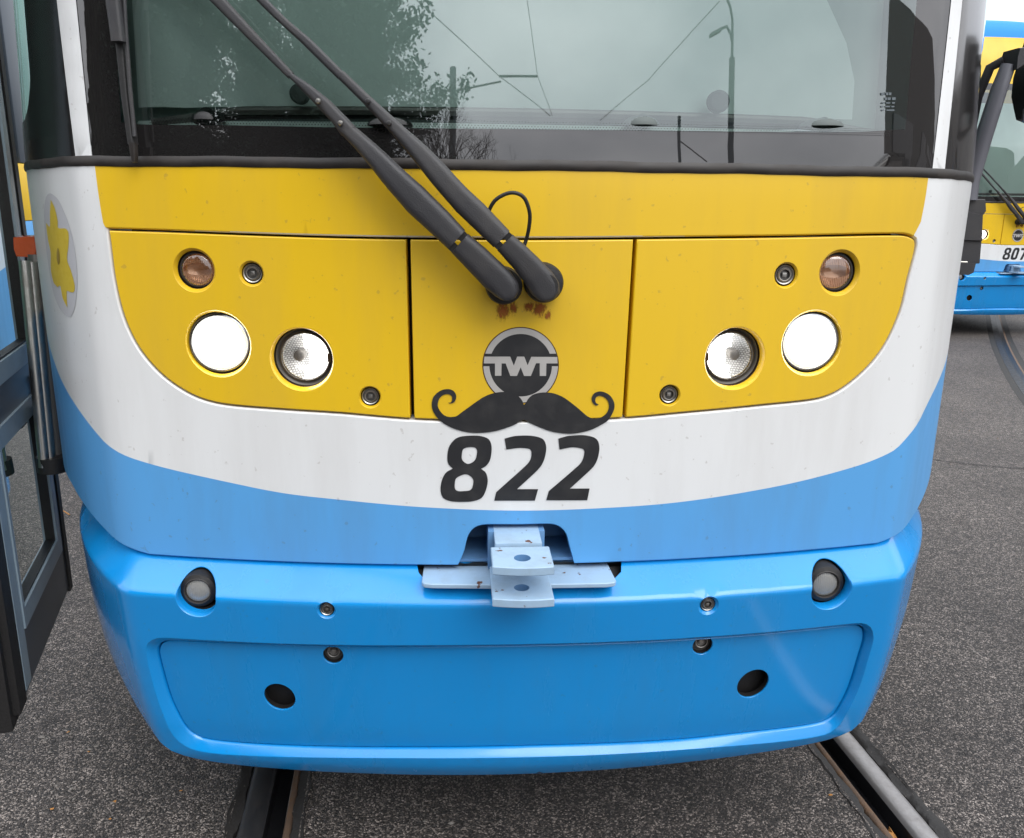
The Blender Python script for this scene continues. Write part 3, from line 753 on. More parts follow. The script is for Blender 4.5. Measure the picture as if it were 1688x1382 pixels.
two1=zc([(816,790),(870,777),(950,776),(1005,792),(1022,830),(1016,880),(1000,920),(970,955),(878,1040),(982,1040),(966,1097),(765,1097),(775,1055),(925,920),(945,890),(948,852),(935,840),(890,836),(825,844)],*DZ,sharp=(0,8,9,10,11,12,18))
two2=zc([(1082,790),(1130,777),(1210,773),(1268,790),(1285,828),(1279,880),(1262,920),(1235,950),(1140,1037),(1237,1037),(1225,1095),(1022,1095),(1035,1050),(1185,920),(1204,890),(1211,852),(1198,839),(1150,833),(1088,844)],*DZ,sharp=(0,8,9,10,11,12,18))
def glyph(mb,loops,holes,mt,off):
    Ls=[unl(SB,P) for P in loops]; Hs=[unl(SB,P) for P in holes]
    sheet(mb,SB,Ls+Hs,[],lambda p: mt if any(inside(p,q) for q in Ls) and not any(inside(p,q) for q in Hs) else None,.02,.02,off)
num=MB(); glyph(num,[eight],[e1,e2],'decal',.0012); glyph(num,[two1],[],'decal',.0012); glyph(num,[two2],[],'decal',.0012)
o_num=num.build('fleet_number',tram); tag(o_num,'black slanted fleet number 822')
# badge
BZ=(780,530,9.87)
bc=(780+772/9.87,530+712/9.87); Rb=622/9.87
def arc_px(r,a0,a1,n=40): return [(bc[0]+r*math.cos(R_(a0+(a1-a0)*i/n)),bc[1]+r*math.sin(R_(a0+(a1-a0)*i/n))) for i in range(n+1)]
badge=MB()
glyph(badge,[arc_px(Rb,0,360,90)[:-1]],[],'brown_decal',.0006)
glyph(badge,[arc_px(Rb-1.6,0,360,90)[:-1]],[],'decal',.0009)
ro,ri_=Rb-1.6,Rb-11.5
def at_h(r,dy,side): return math.degrees(math.atan2(dy,side*math.sqrt(r*r-dy*dy)))
dyt=(524-712)/9.87; dyb=(728-712)/9.87
a0,a1=at_h(ro,dyt,-1),at_h(ro,dyt,1); b0,b1=at_h(ri_,dyt,-1),at_h(ri_,dyt,1)
glyph(badge,[arc_px(ro,a0,a1)+arc_px(ri_,b1,b0)],[],'grey_decal',.0012)
a0,a1=at_h(ro,dyb,1),at_h(ro,dyb,-1); 
if a1<a0:a1+=360
b0,b1=at_h(ri_,dyb,1),at_h(ri_,dyb,-1)
if b1<b0:b1+=360
glyph(badge,[arc_px(ro,a0,a1)+arc_px(ri_,b1,b0)],[],'grey_decal',.0012)
twt=[(182,572),(602,572),(660,720),(715,572),(830,572),(885,712),(945,575),(1368,578),(1372,683),(1190,683),(1185,886),(1082,886),(1082,680),(1022,680),(938,886),(828,886),(771,745),(712,886),(604,886),(528,683),(462,683),(458,883),(355,883),(355,683),(172,683)]
glyph(badge,[[(780+x/9.87,530+y/9.87) for x,y in twt]],[],'grey_decal',.0012)
o_badge=badge.build('round_badge',tram,smooth=False); tag(o_badge,'round black and silver badge reading TWT')
# moustache
mo_l=[(410,355),(460,348),(477,300),(470,240),(430,212),(385,206),(320,225),(260,280),(232,360),(235,430),(270,500),(330,565),(400,598),(480,603),(560,585),(650,520),(760,440),(900,340),(1040,250),(1200,190),(1330,170),(1440,172),(1560,205),(1650,262),(1700,330),(1725,395)]
mo_l=[(700+x/10.55,630+y/10.55) for x,y in mo_l]
mo_r=[(38,395),(75,355),(120,280),(200,215),(320,182),(440,178),(560,195),(700,250),(830,335),(980,455),(1120,575),(1200,622),(1280,635),(1370,615),(1460,550),(1510,460),(1512,370),(1470,290),(1400,245),(1340,238),(1290,265),(1275,320),(1300,370),(1340,385),(1300,405),(1250,380),(1215,310),(1225,240),(1270,185),(1350,160),(1450,180),(1540,240),(1600,340),(1610,430),(1580,530),(1500,660),(1380,740),(1220,820),(1040,870),(860,895),(660,882),(480,845),(330,790),(200,735),(110,690),(40,655)]
mo_r=[(860+x/10.55,630+y/10.55) for x,y in mo_r]
mo_b=[(1640,690),(1560,740),(1400,800),(1200,855),(980,880),(780,875),(600,835),(440,775),(300,690),(200,590),(140,480),(125,380),(150,270),(220,185),(320,130),(430,120),(500,150),(545,215),(545,290),(500,355),(440,370)]
mo_b=[(700+x/10.55,630+y/10.55) for x,y in mo_b]
mou=mo_l+mo_r[1:]+mo_b
mou=catmull(mou,1.0,True,sharp=(0,25,48))
mm=MB(); glyph(mm,[mou],[],'decal',.0018); o_mo=mm.build('moustache_sticker',tram)
# daffodil sticker wrapped round the corner
dz=lambda P:[(x/4.606,300+y/4.606) for x,y in P]
disc=catmull(dz([(385,88),(440,130),(490,230),(530,340),(565,480),(585,640),(588,800),(570,950),(540,1022),(500,1015),(450,950),(410,850),(385,730),(365,600),(350,480),(340,330),(338,200),(355,110)]),2)
flo=catmull(dz([(390,135),(420,200),(443,300),(447,350),(500,355),(524,385),(525,470),(515,590),(545,680),(572,790),(565,835),(540,838),(512,830),(515,955),(480,880),(462,790),(440,800),(410,760),(390,660),(388,530),(370,450),(355,315),(382,340),(384,230)]),1.2,True,sharp=(0,13,16,20))
dm=MB(); glyph(dm,[disc],[],'sticker',.0006); glyph(dm,[flo],[],'daffodil',.0011); glyph(dm,[catmull(dz([(447,500),(458,540),(460,600),(450,630),(438,590),(438,530)]),1.2)],[],'dot',.0016)
o_daf=dm.build('flower_sticker',tram); tag(o_daf,'oval sticker of a yellow daffodil')
# rust runs under the wiper pivots
rm_=MB(); fades=[]
for q_,(x,y,rx,ry) in enumerate(((829,512,17,24),(846,508,10,16),(890,510,17,18),(872,506,14,12),(903,520,8,12))):
    ring=[]; 
    for k_,f_ in ((1.,0.),(.75,.12),(.45,.33),(.0,.48)):
        ring.append([SB.pt(*SB.un(x+k_*rx*math.cos(i*2*math.pi/24),y+k_*ry*math.sin(i*2*math.pi/24)),.0004+.0001*q_) for i in range(24)]); fades+=[f_]*24
    rm_.add(sum(ring,[]),[[j*24+i,j*24+(i+1)%24,(j+1)*24+(i+1)%24,(j+1)*24+i] for j in range(3) for i in range(24)],'rust')
o_rs=rm_.build('rust_streaks',oC)
fa=o_rs.data.attributes.new('fade','FLOAT','POINT')
for i,v_ in enumerate(fades): fa.data[i].value=v_

# ------------------------------------------------------------------ bumper
bump=MB()
recO=catmull(unl(SU,[(241,1067),(251,1055),(270,1051.5),(334,1055),(450,1060.5),(560,1063.3),(720,1063.5),(874,1061.6),(1120,1052.5),(1254,1043),(1389,1029.5),(1420,1027.5),(1435,1034),(1440,1051),(1433,1081),(1416,1135),(1396,1176),(1384,1196),(1365,1210),(1322,1219),(1220,1229),(1120,1236.5),(874,1248.6),(700,1250),(560,1249.5),(430,1247),(350,1242),(318,1236),(300,1227),(284,1212),(254,1134)]),.010)
recI=catmull(unl(SU,[(257,1075),(262,1062),(272,1057),(334,1059),(450,1063),(560,1066),(720,1066.5),(874,1064.6),(1120,1055.5),(1254,1046),(1389,1032.5),(1416,1031),(1426,1036),(1428,1051),(1419,1084),(1402,1137),(1385,1170),(1376,1183),(1360,1193),(1322,1201),(1220,1213),(1120,1223.5),(874,1234),(700,1236.5),(560,1236),(430,1231.5),(366,1226.5),(332,1221),(314,1212),(302,1200),(277,1150)],-.016),.010)
zbot=smooth_tab([(0,.238),(.45,.241),(.56,.244),(.64,.249),(.69,.256),(.725,.269),(.76,.292),(.83,.338),(.94,.39),(1.15,.45),(1.3,.48),(2,.52)],.02)
zt_b=lambda s:.7005+(0 if abs(s)<.78 else min(.055,(abs(s)-.78)*.2))
notch=unl(SU,[(678,925),(690,944),(702,958),(716,962),(1000,960),(1012,955),(1024,943),(1042,922)])
SE=1.9
be=[]; n=150
for i in range(n+1): be.append((-SE+2*SE*i/n,zbot(abs(-SE+2*SE*i/n))))
te=[(SE-2*SE*i/n,zt_b(SE-2*SE*i/n)) for i in range(n+1)]
bump_poly=be+te
nl=notch; nl_poly=[(notch[0][0],.76)]+[(a,min(b,.80)) for a,b in notch]+[(notch[-1][0],.76)]
ln_=[q for q in notch if q[1]<zt_b(q[0])-.001]
lampsB=[(322,987,38.5,36,.048,'fog',-1),(1371.5,973,37.5,35,.048,'fog',1),(538,1007,16.5,13,.008,'bolt',-1),(1168,999,17.5,13,.008,'bolt',1)]
hb=[];cb_=[]
for (x,y,R,r,d,k,sd_) in lampsB:
    c,Rm=px_r(SU,x,y,R); _,rm=px_r(SU,x,y,r); hb.append(circ(c,Rm*(.88 if k=='fog' else .95),44)); cb_.append((c,Rm*(.88 if k=='fog' else .95),rm*(.88 if k=='fog' else .95),d,k,sd_))
top_cut=[(notch[0][0]-.004,zt_b(0)-.0005)]
nc_=[(a,b) for a,b in notch if b<.6995]
nc_=[(nc_[0][0]-.004,.6998)]+nc_+[(nc_[-1][0]+.004,.6998)]
def kpb(p):
    if not inside(p,bump_poly) or inside(p,recO) or any(inside(p,h) for h in hb): return None
    if inside(p,nc_): return None
    return 'bumper'
sheet(bump,SU,[bump_poly,recO]+hb,[nc_],kpb,.03,.03,0,zfine=((.225,.30,.012),(.63,.705,.006),(.70,.76,.008)))
# sloping wall of the panel recess
n_=min(len(recO),len(recI))
def eq(P,n):
    L_=[0]; Q=P+[P[0]]
    for a,b in zip(Q,Q[1:]): L_.append(L_[-1]+math.dist(a,b))
    out=[];j=0
    for i in range(n):
        t=L_[-1]*i/n
        while L_[j+1]<t: j+=1
        u=(t-L_[j])/max(1e-9,L_[j+1]-L_[j]); out.append((Q[j][0]+(Q[j+1][0]-Q[j][0])*u,Q[j][1]+(Q[j+1][1]-Q[j][1])*u))
    return out
NN=260; A=eq(recO,NN)
# nearest matching on the inner outline
Bp=[]; RI=eq(recI,900)
last=0
for a in A:
    best=min(RI,key=lambda q:(q[0]-a[0])**2+(q[1]-a[1])**2); Bp.append(best)
vs=[SU.pt(*a,0) for a in A]+[SU.pt(a[0]+(b[0]-a[0])*.12,a[1]+(b[1]-a[1])*.12,-.0012) for a,b in zip(A,Bp)]+[SU.pt(a[0]+(b[0]-a[0])*.9,a[1]+(b[1]-a[1])*.9,-.0135) for a,b in zip(A,Bp)]+[SU.pt(*b,-.0155) for b in Bp]+[SU.pt(*b,-.03) for b in Bp]
bump.add(vs,[[i*NN+k,i*NN+(k+1)%NN,(i+1)*NN+(k+1)%NN,(i+1)*NN+k] for i in range(4) for k in range(NN)],'bumper')
cenB=[cone(bump,SU,c,Rm,rm,d,'bumper','black') for (c,Rm,rm,d,k,sd_) in cb_]
# underside return
n=150; vs=[]
for dz,off in ((0,0),(-.006,-.004),(-.010,-.012),(-.008,-.03),(.03,-.12)): vs+=[SU.pt(-SE+2*SE*i/n,zbot(abs(-SE+2*SE*i/n)),off)+Vector((0,0,dz)) for i in range(n+1)]
bump.add(vs,[[j*(n+1)+k,j*(n+1)+k+1,(j+1)*(n+1)+k+1,(j+1)*(n+1)+k] for j in range(3) for k in range(n)],'bumper')
bump.add(vs[3*(n+1):],[[k,k+1,n+1+k+1,n+1+k] for k in range(n)],'black')
o_bump=bump.build('bumper',tram,angle=50)
# top ledge running back beneath the body, black standing in for the shadow of the gap
tl=MB(); n=150; vs=[]
for dz,off in ((0,0),(.001,-.025),(-.03,-.05)): vs+=[SU.pt(-SE+2*SE*i/n,zt_b(-SE+2*SE*i/n)+dz,off) for i in range(n+1)]
tl.add(vs,[[j*(n+1)+k,j*(n+1)+k+1,(j+1)*(n+1)+k+1,(j+1)*(n+1)+k] for j in range(2) for k in range(n)],'black'); tl.build('gap_shadow',o_bump)
# recessed access panel
pan=MB(); pp=offset(recI,-.0030)
ph=[]; pc=[]
for (x,y,R,d,k) in ((459,1151,26,.012,'hole'),(1243,1129,25.5,.012,'hole'),(547.5,1082,17.5,.016,'bolt'),(1159.5,1066,17,.016,'bolt')):
    c=SU.un(x,y,-.018); c2=SU.un(x+R,y,-.018); c3=SU.un(x-R,y,-.018); Rm=(c2[0]-c3[0])/2; ph.append(circ(c,Rm,44)); pc.append((c,Rm,d,k))
pf=offset(pp,-.002)
sheet(pan,SU,[pf]+ph,[],lambda p:'bumper' if inside(p,pf) and not any(inside(p,h) for h in ph) else None,.03,.03,-.018)
vs=[];n=len(pp)
for gq,dd in ((-.002,.018),(-.0008,.0184),(0,.020),(0,.034)): vs+=[SU.pt(*q,-dd) for q in offset(pp,gq)]
pan.add(vs,[[i*n+k,i*n+(k+1)%n,(i+1)*n+(k+1)%n,(i+1)*n+k] for i in range(3) for k in range(n)],'bumper')
for (c,Rm,d,k) in pc:
    n=44; vs=[]
    for q,dd in ((Rm,.018),(Rm-.0009,.0187),(Rm-.0012,.0215),(Rm-.0012,.035)):
        for p in circ(c,q,n): vs.append(SU.pt(p[0],p[1],-.018)+Vector((0,dd-.018,0)))
    pan.add(vs[:3*n],[[i*n+j,i*n+(j+1)%n,(i+1)*n+(j+1)%n,(i+1)*n+j] for i in range(2) for j in range(n)],'bumper')
    pan.add(vs[2*n:],[[j,(j+1)%n,n+(j+1)%n,n+j] for j in range(n)],'black')
o_pan=pan.build('access_panel',tram,angle=45)
for (c,Rm,d,k) in pc:
    if k=='bolt':
        cen=SU.pt(c[0],c[1],-.018); b=MB(); f=cen+Vector((0,.014,.003))
        b.lathe(f,(0,-1,0),[(Rm*1.2,-.004),(Rm*.62,-.002),(Rm*.62,.004),(Rm*.5,.005),(Rm*.47,.001),(Rm*.3,.0),(Rm*.28,.003),(0,.003)],'darksteel',28)
        b.lathe(f,(0,-1,0),[(Rm*.60,.0042),(Rm*.57,.006),(Rm*.50,.0055)],'steel',28); b.lathe(f,(0,-1,0),[(Rm*.24,.0032),(Rm*.2,.0045),(0,.0045)],'steel',16)
        b.build('panel_bolt',o_pan)
bk=MB(); sheet(bk,SU,[recI],[],lambda p:'black' if inside(p,recI) else None,.06,.06,-.045); bk.build('panel_backing',o_pan)
for cen,(c,Rm,rm,d,k,sd_) in zip(cenB,cb_):
    if k=='bolt': bolt(o_bump,cen,rm,d,'bumper_bolt')
    else:
        f=Vector((cen.x-(.005 if sd_<0 else .001),cen.y+(.028 if sd_<0 else .022),cen.z-.001)); b=MB(); R1=rm*.95
        b.lathe(Vector((cen.x,cen.y+.066,cen.z)),(0,-1,0),[(rm*1.25,0),(rm*.9,.004),(0,.005)],'black')
        b.lathe(f+Vector((0,.012,0)),(0,-1,0),[(R1*1.0,-.04),(R1*.98,0),(R1*.92,.006),(R1*.74,.009),(R1*.70,.006)],'black')
        b.lathe(f+Vector((0,.012,0)),(0,-1,0),[(R1*.74,.0092),(R1*.71,.0105),(R1*.66,.0098),(R1*.64,.002)],'seal')
        o=b.build('fog_lamp',o_bump); l=MB(); lens_dome(l,f+Vector((0,.009,0)),R1*.66,.006,'fog')
        for i in range(13):
            x=-R1*.56+R1*1.12*i/12; h=math.sqrt(max(0,(R1*.6)**2-x*x)); l.tube([f+Vector((x,.0062+.0,zz)) if False else f+Vector((x,.009-.006*math.sqrt(max(.02,1-(x*x+zz*zz)/(R1*.66)**2)),zz)) for zz in [h*t for t in (-1,-.6,-.2,.2,.6,1)]],.0007,'fog',5)
        l.build('lens',o)
# ------------------------------------------------------------------ coupler and its pocket
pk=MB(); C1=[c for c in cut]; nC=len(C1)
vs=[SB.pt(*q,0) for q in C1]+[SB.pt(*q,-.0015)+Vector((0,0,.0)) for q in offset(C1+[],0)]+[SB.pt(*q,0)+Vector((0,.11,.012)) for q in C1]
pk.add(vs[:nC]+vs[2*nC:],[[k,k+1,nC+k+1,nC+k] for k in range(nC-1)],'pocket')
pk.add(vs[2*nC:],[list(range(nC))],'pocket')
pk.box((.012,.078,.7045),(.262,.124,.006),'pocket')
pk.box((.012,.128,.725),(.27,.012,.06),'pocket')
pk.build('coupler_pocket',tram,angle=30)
cp=MB()
def slab_z(mb,px_top,Z,th,mt,holes=(),bev=.0015):
    """horizontal plate: outline of its top face given on the plane z=Z"""
    P=[tuple(at_z(x,y,Z))[:2] for x,y in px_top] if px_top and len(px_top[0])==2 and px_top[0][0]>5 else px_top
    H=holes
    vs2,fs2=cdt([P]+list(H),[],lambda p:mt if inside(p,P) and not any(inside(p,h) for h in H) else None,[])
    Pin=offset(P,-bev)
    vs2,fs2=cdt([Pin]+list(H),[],lambda p:mt if inside(p,Pin) and not any(inside(p,h) for h in H) else None,[])
    mb.add([(v.x,v.y,Z) for v in vs2],[f for f,_ in fs2],mt); mb.add([(v.x,v.y,Z-th) for v in vs2],[f[::-1] for f,_ in fs2],mt)
    n=len(P); vs=[(q[0],q[1],Z) for q in Pin]+[(q[0],q[1],Z-bev) for q in P]+[(q[0],q[1],Z-th+bev) for q in P]+[(q[0],q[1],Z-th) for q in Pin]
    mb.add(vs,[[i*n+k,i*n+(k+1)%n,(i+1)*n+(k+1)%n,(i+1)*n+k] for i in range(3) for k in range(n)],mt)
    for h in H:
        n=len(h); mb.add([(q[0],q[1],Z) for q in h]+[(q[0],q[1],Z-th) for q in h],[[k,(k+1)%n,n+(k+1)%n,n+k] for k in range(n)],'pocket')
def plate(zz,fl,fr,back,bulge,hole=None):
    a=at_z(*fl,zz); b=at_z(*fr,zz); yb=back; P=[]
    n=14
    for i in range(n+1):
        t=i/n; P.append((a.x+(b.x-a.x)*t,a.y+(b.y-a.y)*t-bulge*4*t*(1-t)))
    P+=[(b.x,b.y+.004),(b.x-.0,yb),(a.x,yb)]
    return [(round(x,5),round(y,5)) for x,y in P]
pu=plate(.768,(812,934),(914,934),-.071,.006); hu=circ((sum(p[0] for p in pu[:15])/15,0),.0145,24); cu=at_z(861,920,.768); hu=[(cu.x+q[0]-hu_c,cu.y+q[1]) for hu_c in [sum(p[0] for p in hu)/24] for q in hu]
slab_z(cp,pu,.768,.0155,'coupler',[hu])
plw=plate(.708,(812,987),(914,987),-.02,.006); cl_=at_z(860,969,.708); hl=circ((cl_.x,cl_.y),.0135,24)
slab_z(cp,plw,.708,.0155,'coupler',[hl])
o_cp=cp.build('coupler',tram,angle=30)
wp=MB()
a=at_z(695,962,.6905); b=at_z(1017,960,.6905)
Pw=[(a.x+.004,a.y),(a.x+.02,a.y-.004),(-.02,a.y-.012),(b.x-.02,b.y-.004),(b.x-.004,b.y),(b.x,b.y+.008),(b.x-.004,.06),(a.x+.002,.06),(a.x,a.y+.008)]
slab_z(wp,Pw,.6905,.009,'coupler'); wp.build('crossbar',o_cp,angle=30)
tg=MB(); c0=at_y(816,900,-.06); c1=at_y(893,900,-.06)
tg.box(((c0.x+c1.x)/2,-.005,.766),(c1.x-c0.x,.125,.014),'coupler',bev=.0015); tg.box(((c0.x+c1.x)/2,-.045,.735),((c1.x-c0.x)*1.0,.03,.056),'coupler',bev=.0015)
tg.box(((c0.x+c1.x)/2,.03,.735),((c1.x-c0.x)*1.25,.08,.075),'pocket',bev=.002)
tg.build('coupler_neck',o_cp,angle=30)
# ------------------------------------------------------------------ wipers
wip=tram
def arm_piece(mb,left,right,off0,off1,th,mt='wiper',cap=False):
    """elongated rounded cover between two traced edges; off: distance ahead of the body"""
    n=max(len(left),len(right)); 
    def rs(P,n):
        Q=[Vector(p) for p in P]; L_=[0]
        for a,b in zip(Q,Q[1:]): L_.append(L_[-1]+(b-a).length)
        out=[];j=0
        for i in range(n):
            t=L_[-1]*i/(n-1)
            while j<len(Q)-2 and L_[j+1]<t: j+=1
            u=(t-L_[j])/max(1e-9,L_[j+1]-L_[j]); out.append(Q[j]+(Q[j+1]-Q[j])*u)
        return out
    k=34; A=rs(left,k); B=rs(right,k); vs=[]; seg=13
    for i in range(k):
        o_=off0+(off1-off0)*i/(k-1)
        sa=SB.un(A[i].x,A[i].y,o_); sb=SB.un(B[i].x,B[i].y,o_)
        pa=SB.pt(*sa,o_); pb=SB.pt(*sb,o_); nn=SB.nrm(*sa)
        nn=Vector((0,-1,0))*.6+nn*.4
        for j in range(seg):
            t=.5-.5*math.cos(math.pi*j/(seg-1)); h=(1-abs(2*t-1)**6)*(math.sqrt(max(0,1-((i-(k-6))/5)**2)) if cap and i>k-6 else 1); q=pa+(pb-pa)*t+nn*(th*h*.55)
            vs.append(q)
        vs.append(pb-nn*th*.6); vs.append(pa-nn*th*.6)
    w_=seg+2
    fs=[[i*w_+j,i*w_+(j+1)%w_,(i+1)*w_+(j+1)%w_,(i+1)*w_+j] for i in range(k-1) for j in range(w_)]
    fs+=[[j for j in range(w_)][::-1],[(k-1)*w_+j for j in range(w_)]]
    mb.add(vs,fs,mt)
def endcap(cx,cy,r,ang,n=9):
    """semicircle points: from left edge round the end to the right edge"""
    return [(cx+r*math.cos(ang+math.pi/2-math.pi*i/(n-1)),cy+r*math.sin(ang+math.pi/2-math.pi*i/(n-1))) for i in range(n)]
def arm(parent,c_l,c_r,s_l,s_r,t_l,t_r,r_l,r_r,screws):
    b=MB(); arm_piece(b,s_l,s_r,.070,.056,.016); arm_piece(b,t_l,t_r,.056,.052,.014); o=b.build('wiper_arm',tram,angle=50); tag(o,parent); parent=o
    b=MB(); arm_piece(b,c_l,c_r,.070,.066,.017,cap=True); b.build('pivot_cover',parent,angle=50)
    b=MB(); arm_piece(b,r_l,r_r,.052,.05,.010); b.build('rod',parent,angle=50)
    b=MB(); a_=Vector(c_l[0]); c_=Vector(c_r[0]); e_=(Vector(s_l[0])-a_)
    for t0,t1 in ((.02,.38),(.58,.97)):
        P=[a_+(c_-a_)*t0+Vector((2,2)),a_+(c_-a_)*t1+Vector((2,2)),a_+(c_-a_)*t1+Vector((-8,-8)),a_+(c_-a_)*t0+Vector((-8,-8))]; q=[]
        for dz_ in (.072,.055):
            for v in P: s_=SB.un(v.x,v.y,dz_); q.append(SB.pt(*s_,dz_))
        b.add(q,[[0,1,2,3],[4,7,6,5],[0,4,5,1],[1,5,6,2],[2,6,7,3],[3,7,4,0]],'black')
    b.build('hinge_pin',parent,smooth=False)
    for x,y in screws:
        s_=SB.un(x,y,.06); b=MB(); p=SB.pt(*s_,.06)+Vector((0,-.008,0)); b.lathe(p,(0,-1,0),[(.0042,-.004),(.0042,.001),(.003,.003),(0,.0034)],'steel' if x<600 else 'wiper',14); b.box(p+Vector((0,-.0034,0)),(.004,.0008,.0008),'black'); b.build('screw',parent)
arm('lower wiper arm',[(747,417),(775,447),(800,474),(818,489),(828,495),(838,496)],[(774,386),(800,408),(821,428),(842,448),(855,466),(857,480),(850,492),(838,496)],
    [(742,411),(676,350),(613,276),(588,248),(566,226)],[(769,380),(742,350),(700,308),(664,279),(625,244),(592,216)],
    [(568,229),(552,207),(530,183),(503,154),(482,133)],[(591,215),(575,198),(548,170),(518,146),(489,127)],
    [(481,135),(408,62),(345,-2),(200,-150)],[(490,126),(429,60),(374,-2),(228,-152)],[(532,174),(568,210)])
arm('upper wiper arm',[(821,413),(848,444),(866,468),(877,486),(888,495),(900,497)],[(846,387),(870,408),(893,431),(910,449),(921,466),(922,482),(914,493),(900,497)],
    [(815,408),(755,350),(694,279),(665,245),(646,222)],[(841,381),(800,337),(770,309),(740,279),(712,252),(684,227)],
    [(646,223),(618,192),(590,163),(563,136)],[(683,227),(660,206),(648,195),(610,160),(572,123)],
    [(562,136),(500,74),(460,37),(421,-2),(296,-120)],[(571,124),(520,72),(480,38),(441,-2),(310,-124)],[(612,174),(646,210)])
pv=MB()
for x,y,r in ((831,472,30),(897,467,32)):
    s_=SB.un(x,y,.03); p=SB.pt(*s_,0); k=1.44/F_PX*r; pv.lathe(p,(0,-1,0),[(k,-.002),(k,.028),(k*.93,.034),(k*.6,.036),(k*.55,.075),(0,.076)],'black',40)
pv.build('pivot_housing',wip)
hs=MB(); pts=[]
for i,(x,y) in enumerate(catmull([(800,372),(808,345),(820,328),(843,318),(863,325),(873,350),(872,376),(866,400),(858,420)],4,False)):
    t=i/40; o_=.03+.02*math.sin(min(1,t)*math.pi); s_=SB.un(x,y,o_); pts.append(SB.pt(*s_,o_))
hs.tube(pts,.0032,'black',10); hs.build('washer_hose',wip)
bl2=MB()
def sbp(x,y,o_): 
    s_=SB.un(x,y,o_); return SB.pt(*s_,o_)
arm_piece(bl2,[(222,-420),(200,-150),(181,0),(186,35),(191,73)],[(262,-420),(228,-150),(206,0),(210,35),(214,73)],.040,.036,.016)
bl3=MB(); arm_piece(bl3,[(236,-420),(206,-150),(192,20),(196,80),(205,165),(216,240)],[(262,-420),(226,-150),(207,20),(212,80),(219,165),(228,240)],.022,.020,.016,'black')
bl3.tube([sbp(211,0,.032),sbp(214,62,.030),sbp(220,150,.028),sbp(225,205,.026),sbp(227,228,.026)],.0035,'wiper',8)
arm_piece(bl3,[(217,238),(219,255),(222,269)],[(229,238),(229.5,255),(229,269)],.024,.020,.010,'seal')
o_bl=bl3.build('wiper_blade',wip,angle=50); bl2.build('blade_holder',o_bl,angle=50)
# ------------------------------------------------------------------ mirror on the right
YM=.42
hb_=MB()
pt=lambda x,y,Y=YM:at_y(x,y,Y)
def prism(mb,px,Y0,Y1,mt,bev=.004):
    A=[at_y(x,y,Y1) for x,y in px]; A=[Vector((v.x,Y0,v.z)) for v in A]; k=len(px); c=sum(A,Vector())/k
    fr=[c+(a-c)*.93 for a in A]; fr=[Vector((v.x,Y0-.006,v.z)) for v in fr]; B=[Vector((a.x,Y1,a.z)) for a in A]
    mb.add(fr+A+B,[list(range(k))[::-1]]+[[i*k+j,i*k+(j+1)%k,(i+1)*k+(j+1)%k,(i+1)*k+j] for i in range(2) for j in range(k)]+[[2*k+j for j in range(k)]],mt)
prism(hb_,[(1582,328),(1608,329),(1609,348),(1602,358),(1575,350),(1576,338)],YM+.035,YM+.07,'wiper')
prism(hb_,[(1575,348),(1603,353),(1602,375),(1602,397),(1570,396),(1573,365)],YM+.028,YM+.065,'wiper')
prism(hb_,[(1570,394),(1602,396),(1599,433),(1563,433),(1566,410)],YM+.035,YM+.07,'wiper')
prism(hb_,[(1564,431),(1594,432),(1590,448),(1582,452),(1567,450),(1563,438)],YM+.028,YM+.06,'wiper')
hb_.tube([pt(1563,431.5,YM+.027),pt(1594,432.5,YM+.027)],.0025,'steel',8)
hb_.tube([pt(1574,446,YM+.045),pt(1574,460,YM+.045)],.007,'darksteel',10)
ar=MB(); ar.tube([pt(1596,330,YM+.03),pt(1600,300,YM+.03),pt(1622,225,YM+.02),pt(1646,150,YM),pt(1662,108,YM)],[.019,.0185,.018,.017,.015],'armgrey',14)
ab=MB(); ab.tube([pt(1584,322,YM+.06),pt(1590,280,YM+.06),pt(1600,220,YM+.06),pt(1612,160,YM+.05),pt(1632,112,YM+.04),pt(1655,100,YM+.02)],[.010]*6,'wiper',10)
prism(ab,[(1654,86),(1672,84),(1680,92),(1675,112),(1668,116),(1662,113),(1648,122),(1650,100)],YM-.02,YM+.03,'wiper'); pass
mh=MB(); prism(mh,[(1690,64),(1680,95),(1670,130),(1667,160),(1672,185),(1675,198),(1690,204),(1780,215),(1800,150),(1790,60),(1740,40)],YM-.03,YM+.08,'black'); mh.tube([pt(1675,92,YM+.01),pt(1700,95,YM+.01)],.01,'wiper',8); mir=mh.build('wing_mirror',tram,angle=40); hb_.build('hinge',mir,angle=30); ar.build('arm',mir); ab.build('arm_bracket',mir,angle=40)
mg=MB(); prism(mg,[(1684,200),(1686,180),(1700,174),(1730,176),(1730,203)],YM-.034,YM-.02,'chrome'); mg.build('convex_mirror',mir)
# ------------------------------------------------------------------ open door on the left
zd=.30
Nr=at_z(24,1180,zd); Fa=at_z(111,967,zd); Nr.z=Fa.z=0
dv=(Fa-Nr); dl=dv.length; dv.normalize(); dn_=Vector((dv.y,-dv.x,0))   # towards the tram
if dn_.x<0: dn_=-dn_
HT=2.55
def dp(u,z,o=0): p=Nr+dv*u+dn_*o; return Vector((p.x,p.y,z))
def dbox(mb,u0,u1,z0,z1,o0,o1,mt):
    v=[dp(u,z,o) for o in (o0,o1) for z in (z0,z1) for u in (u0,u1)]
    mb.add(v,[[0,1,3,2],[4,6,7,5],[0,4,5,1],[2,3,7,6],[0,2,6,4],[1,5,7,3]],mt)
ed=MB(); dbox(ed,-.02,.045,zd-.025,HT,-.035,-.002,'black'); dbox(ed,.0,.06,zd,HT,-.004,.012,'black'); dbox(ed,dl-.035,dl,zd-.0,HT,-.03,.014,'black'); pass
fr=MB()
zm0,zm1=.86,1.00
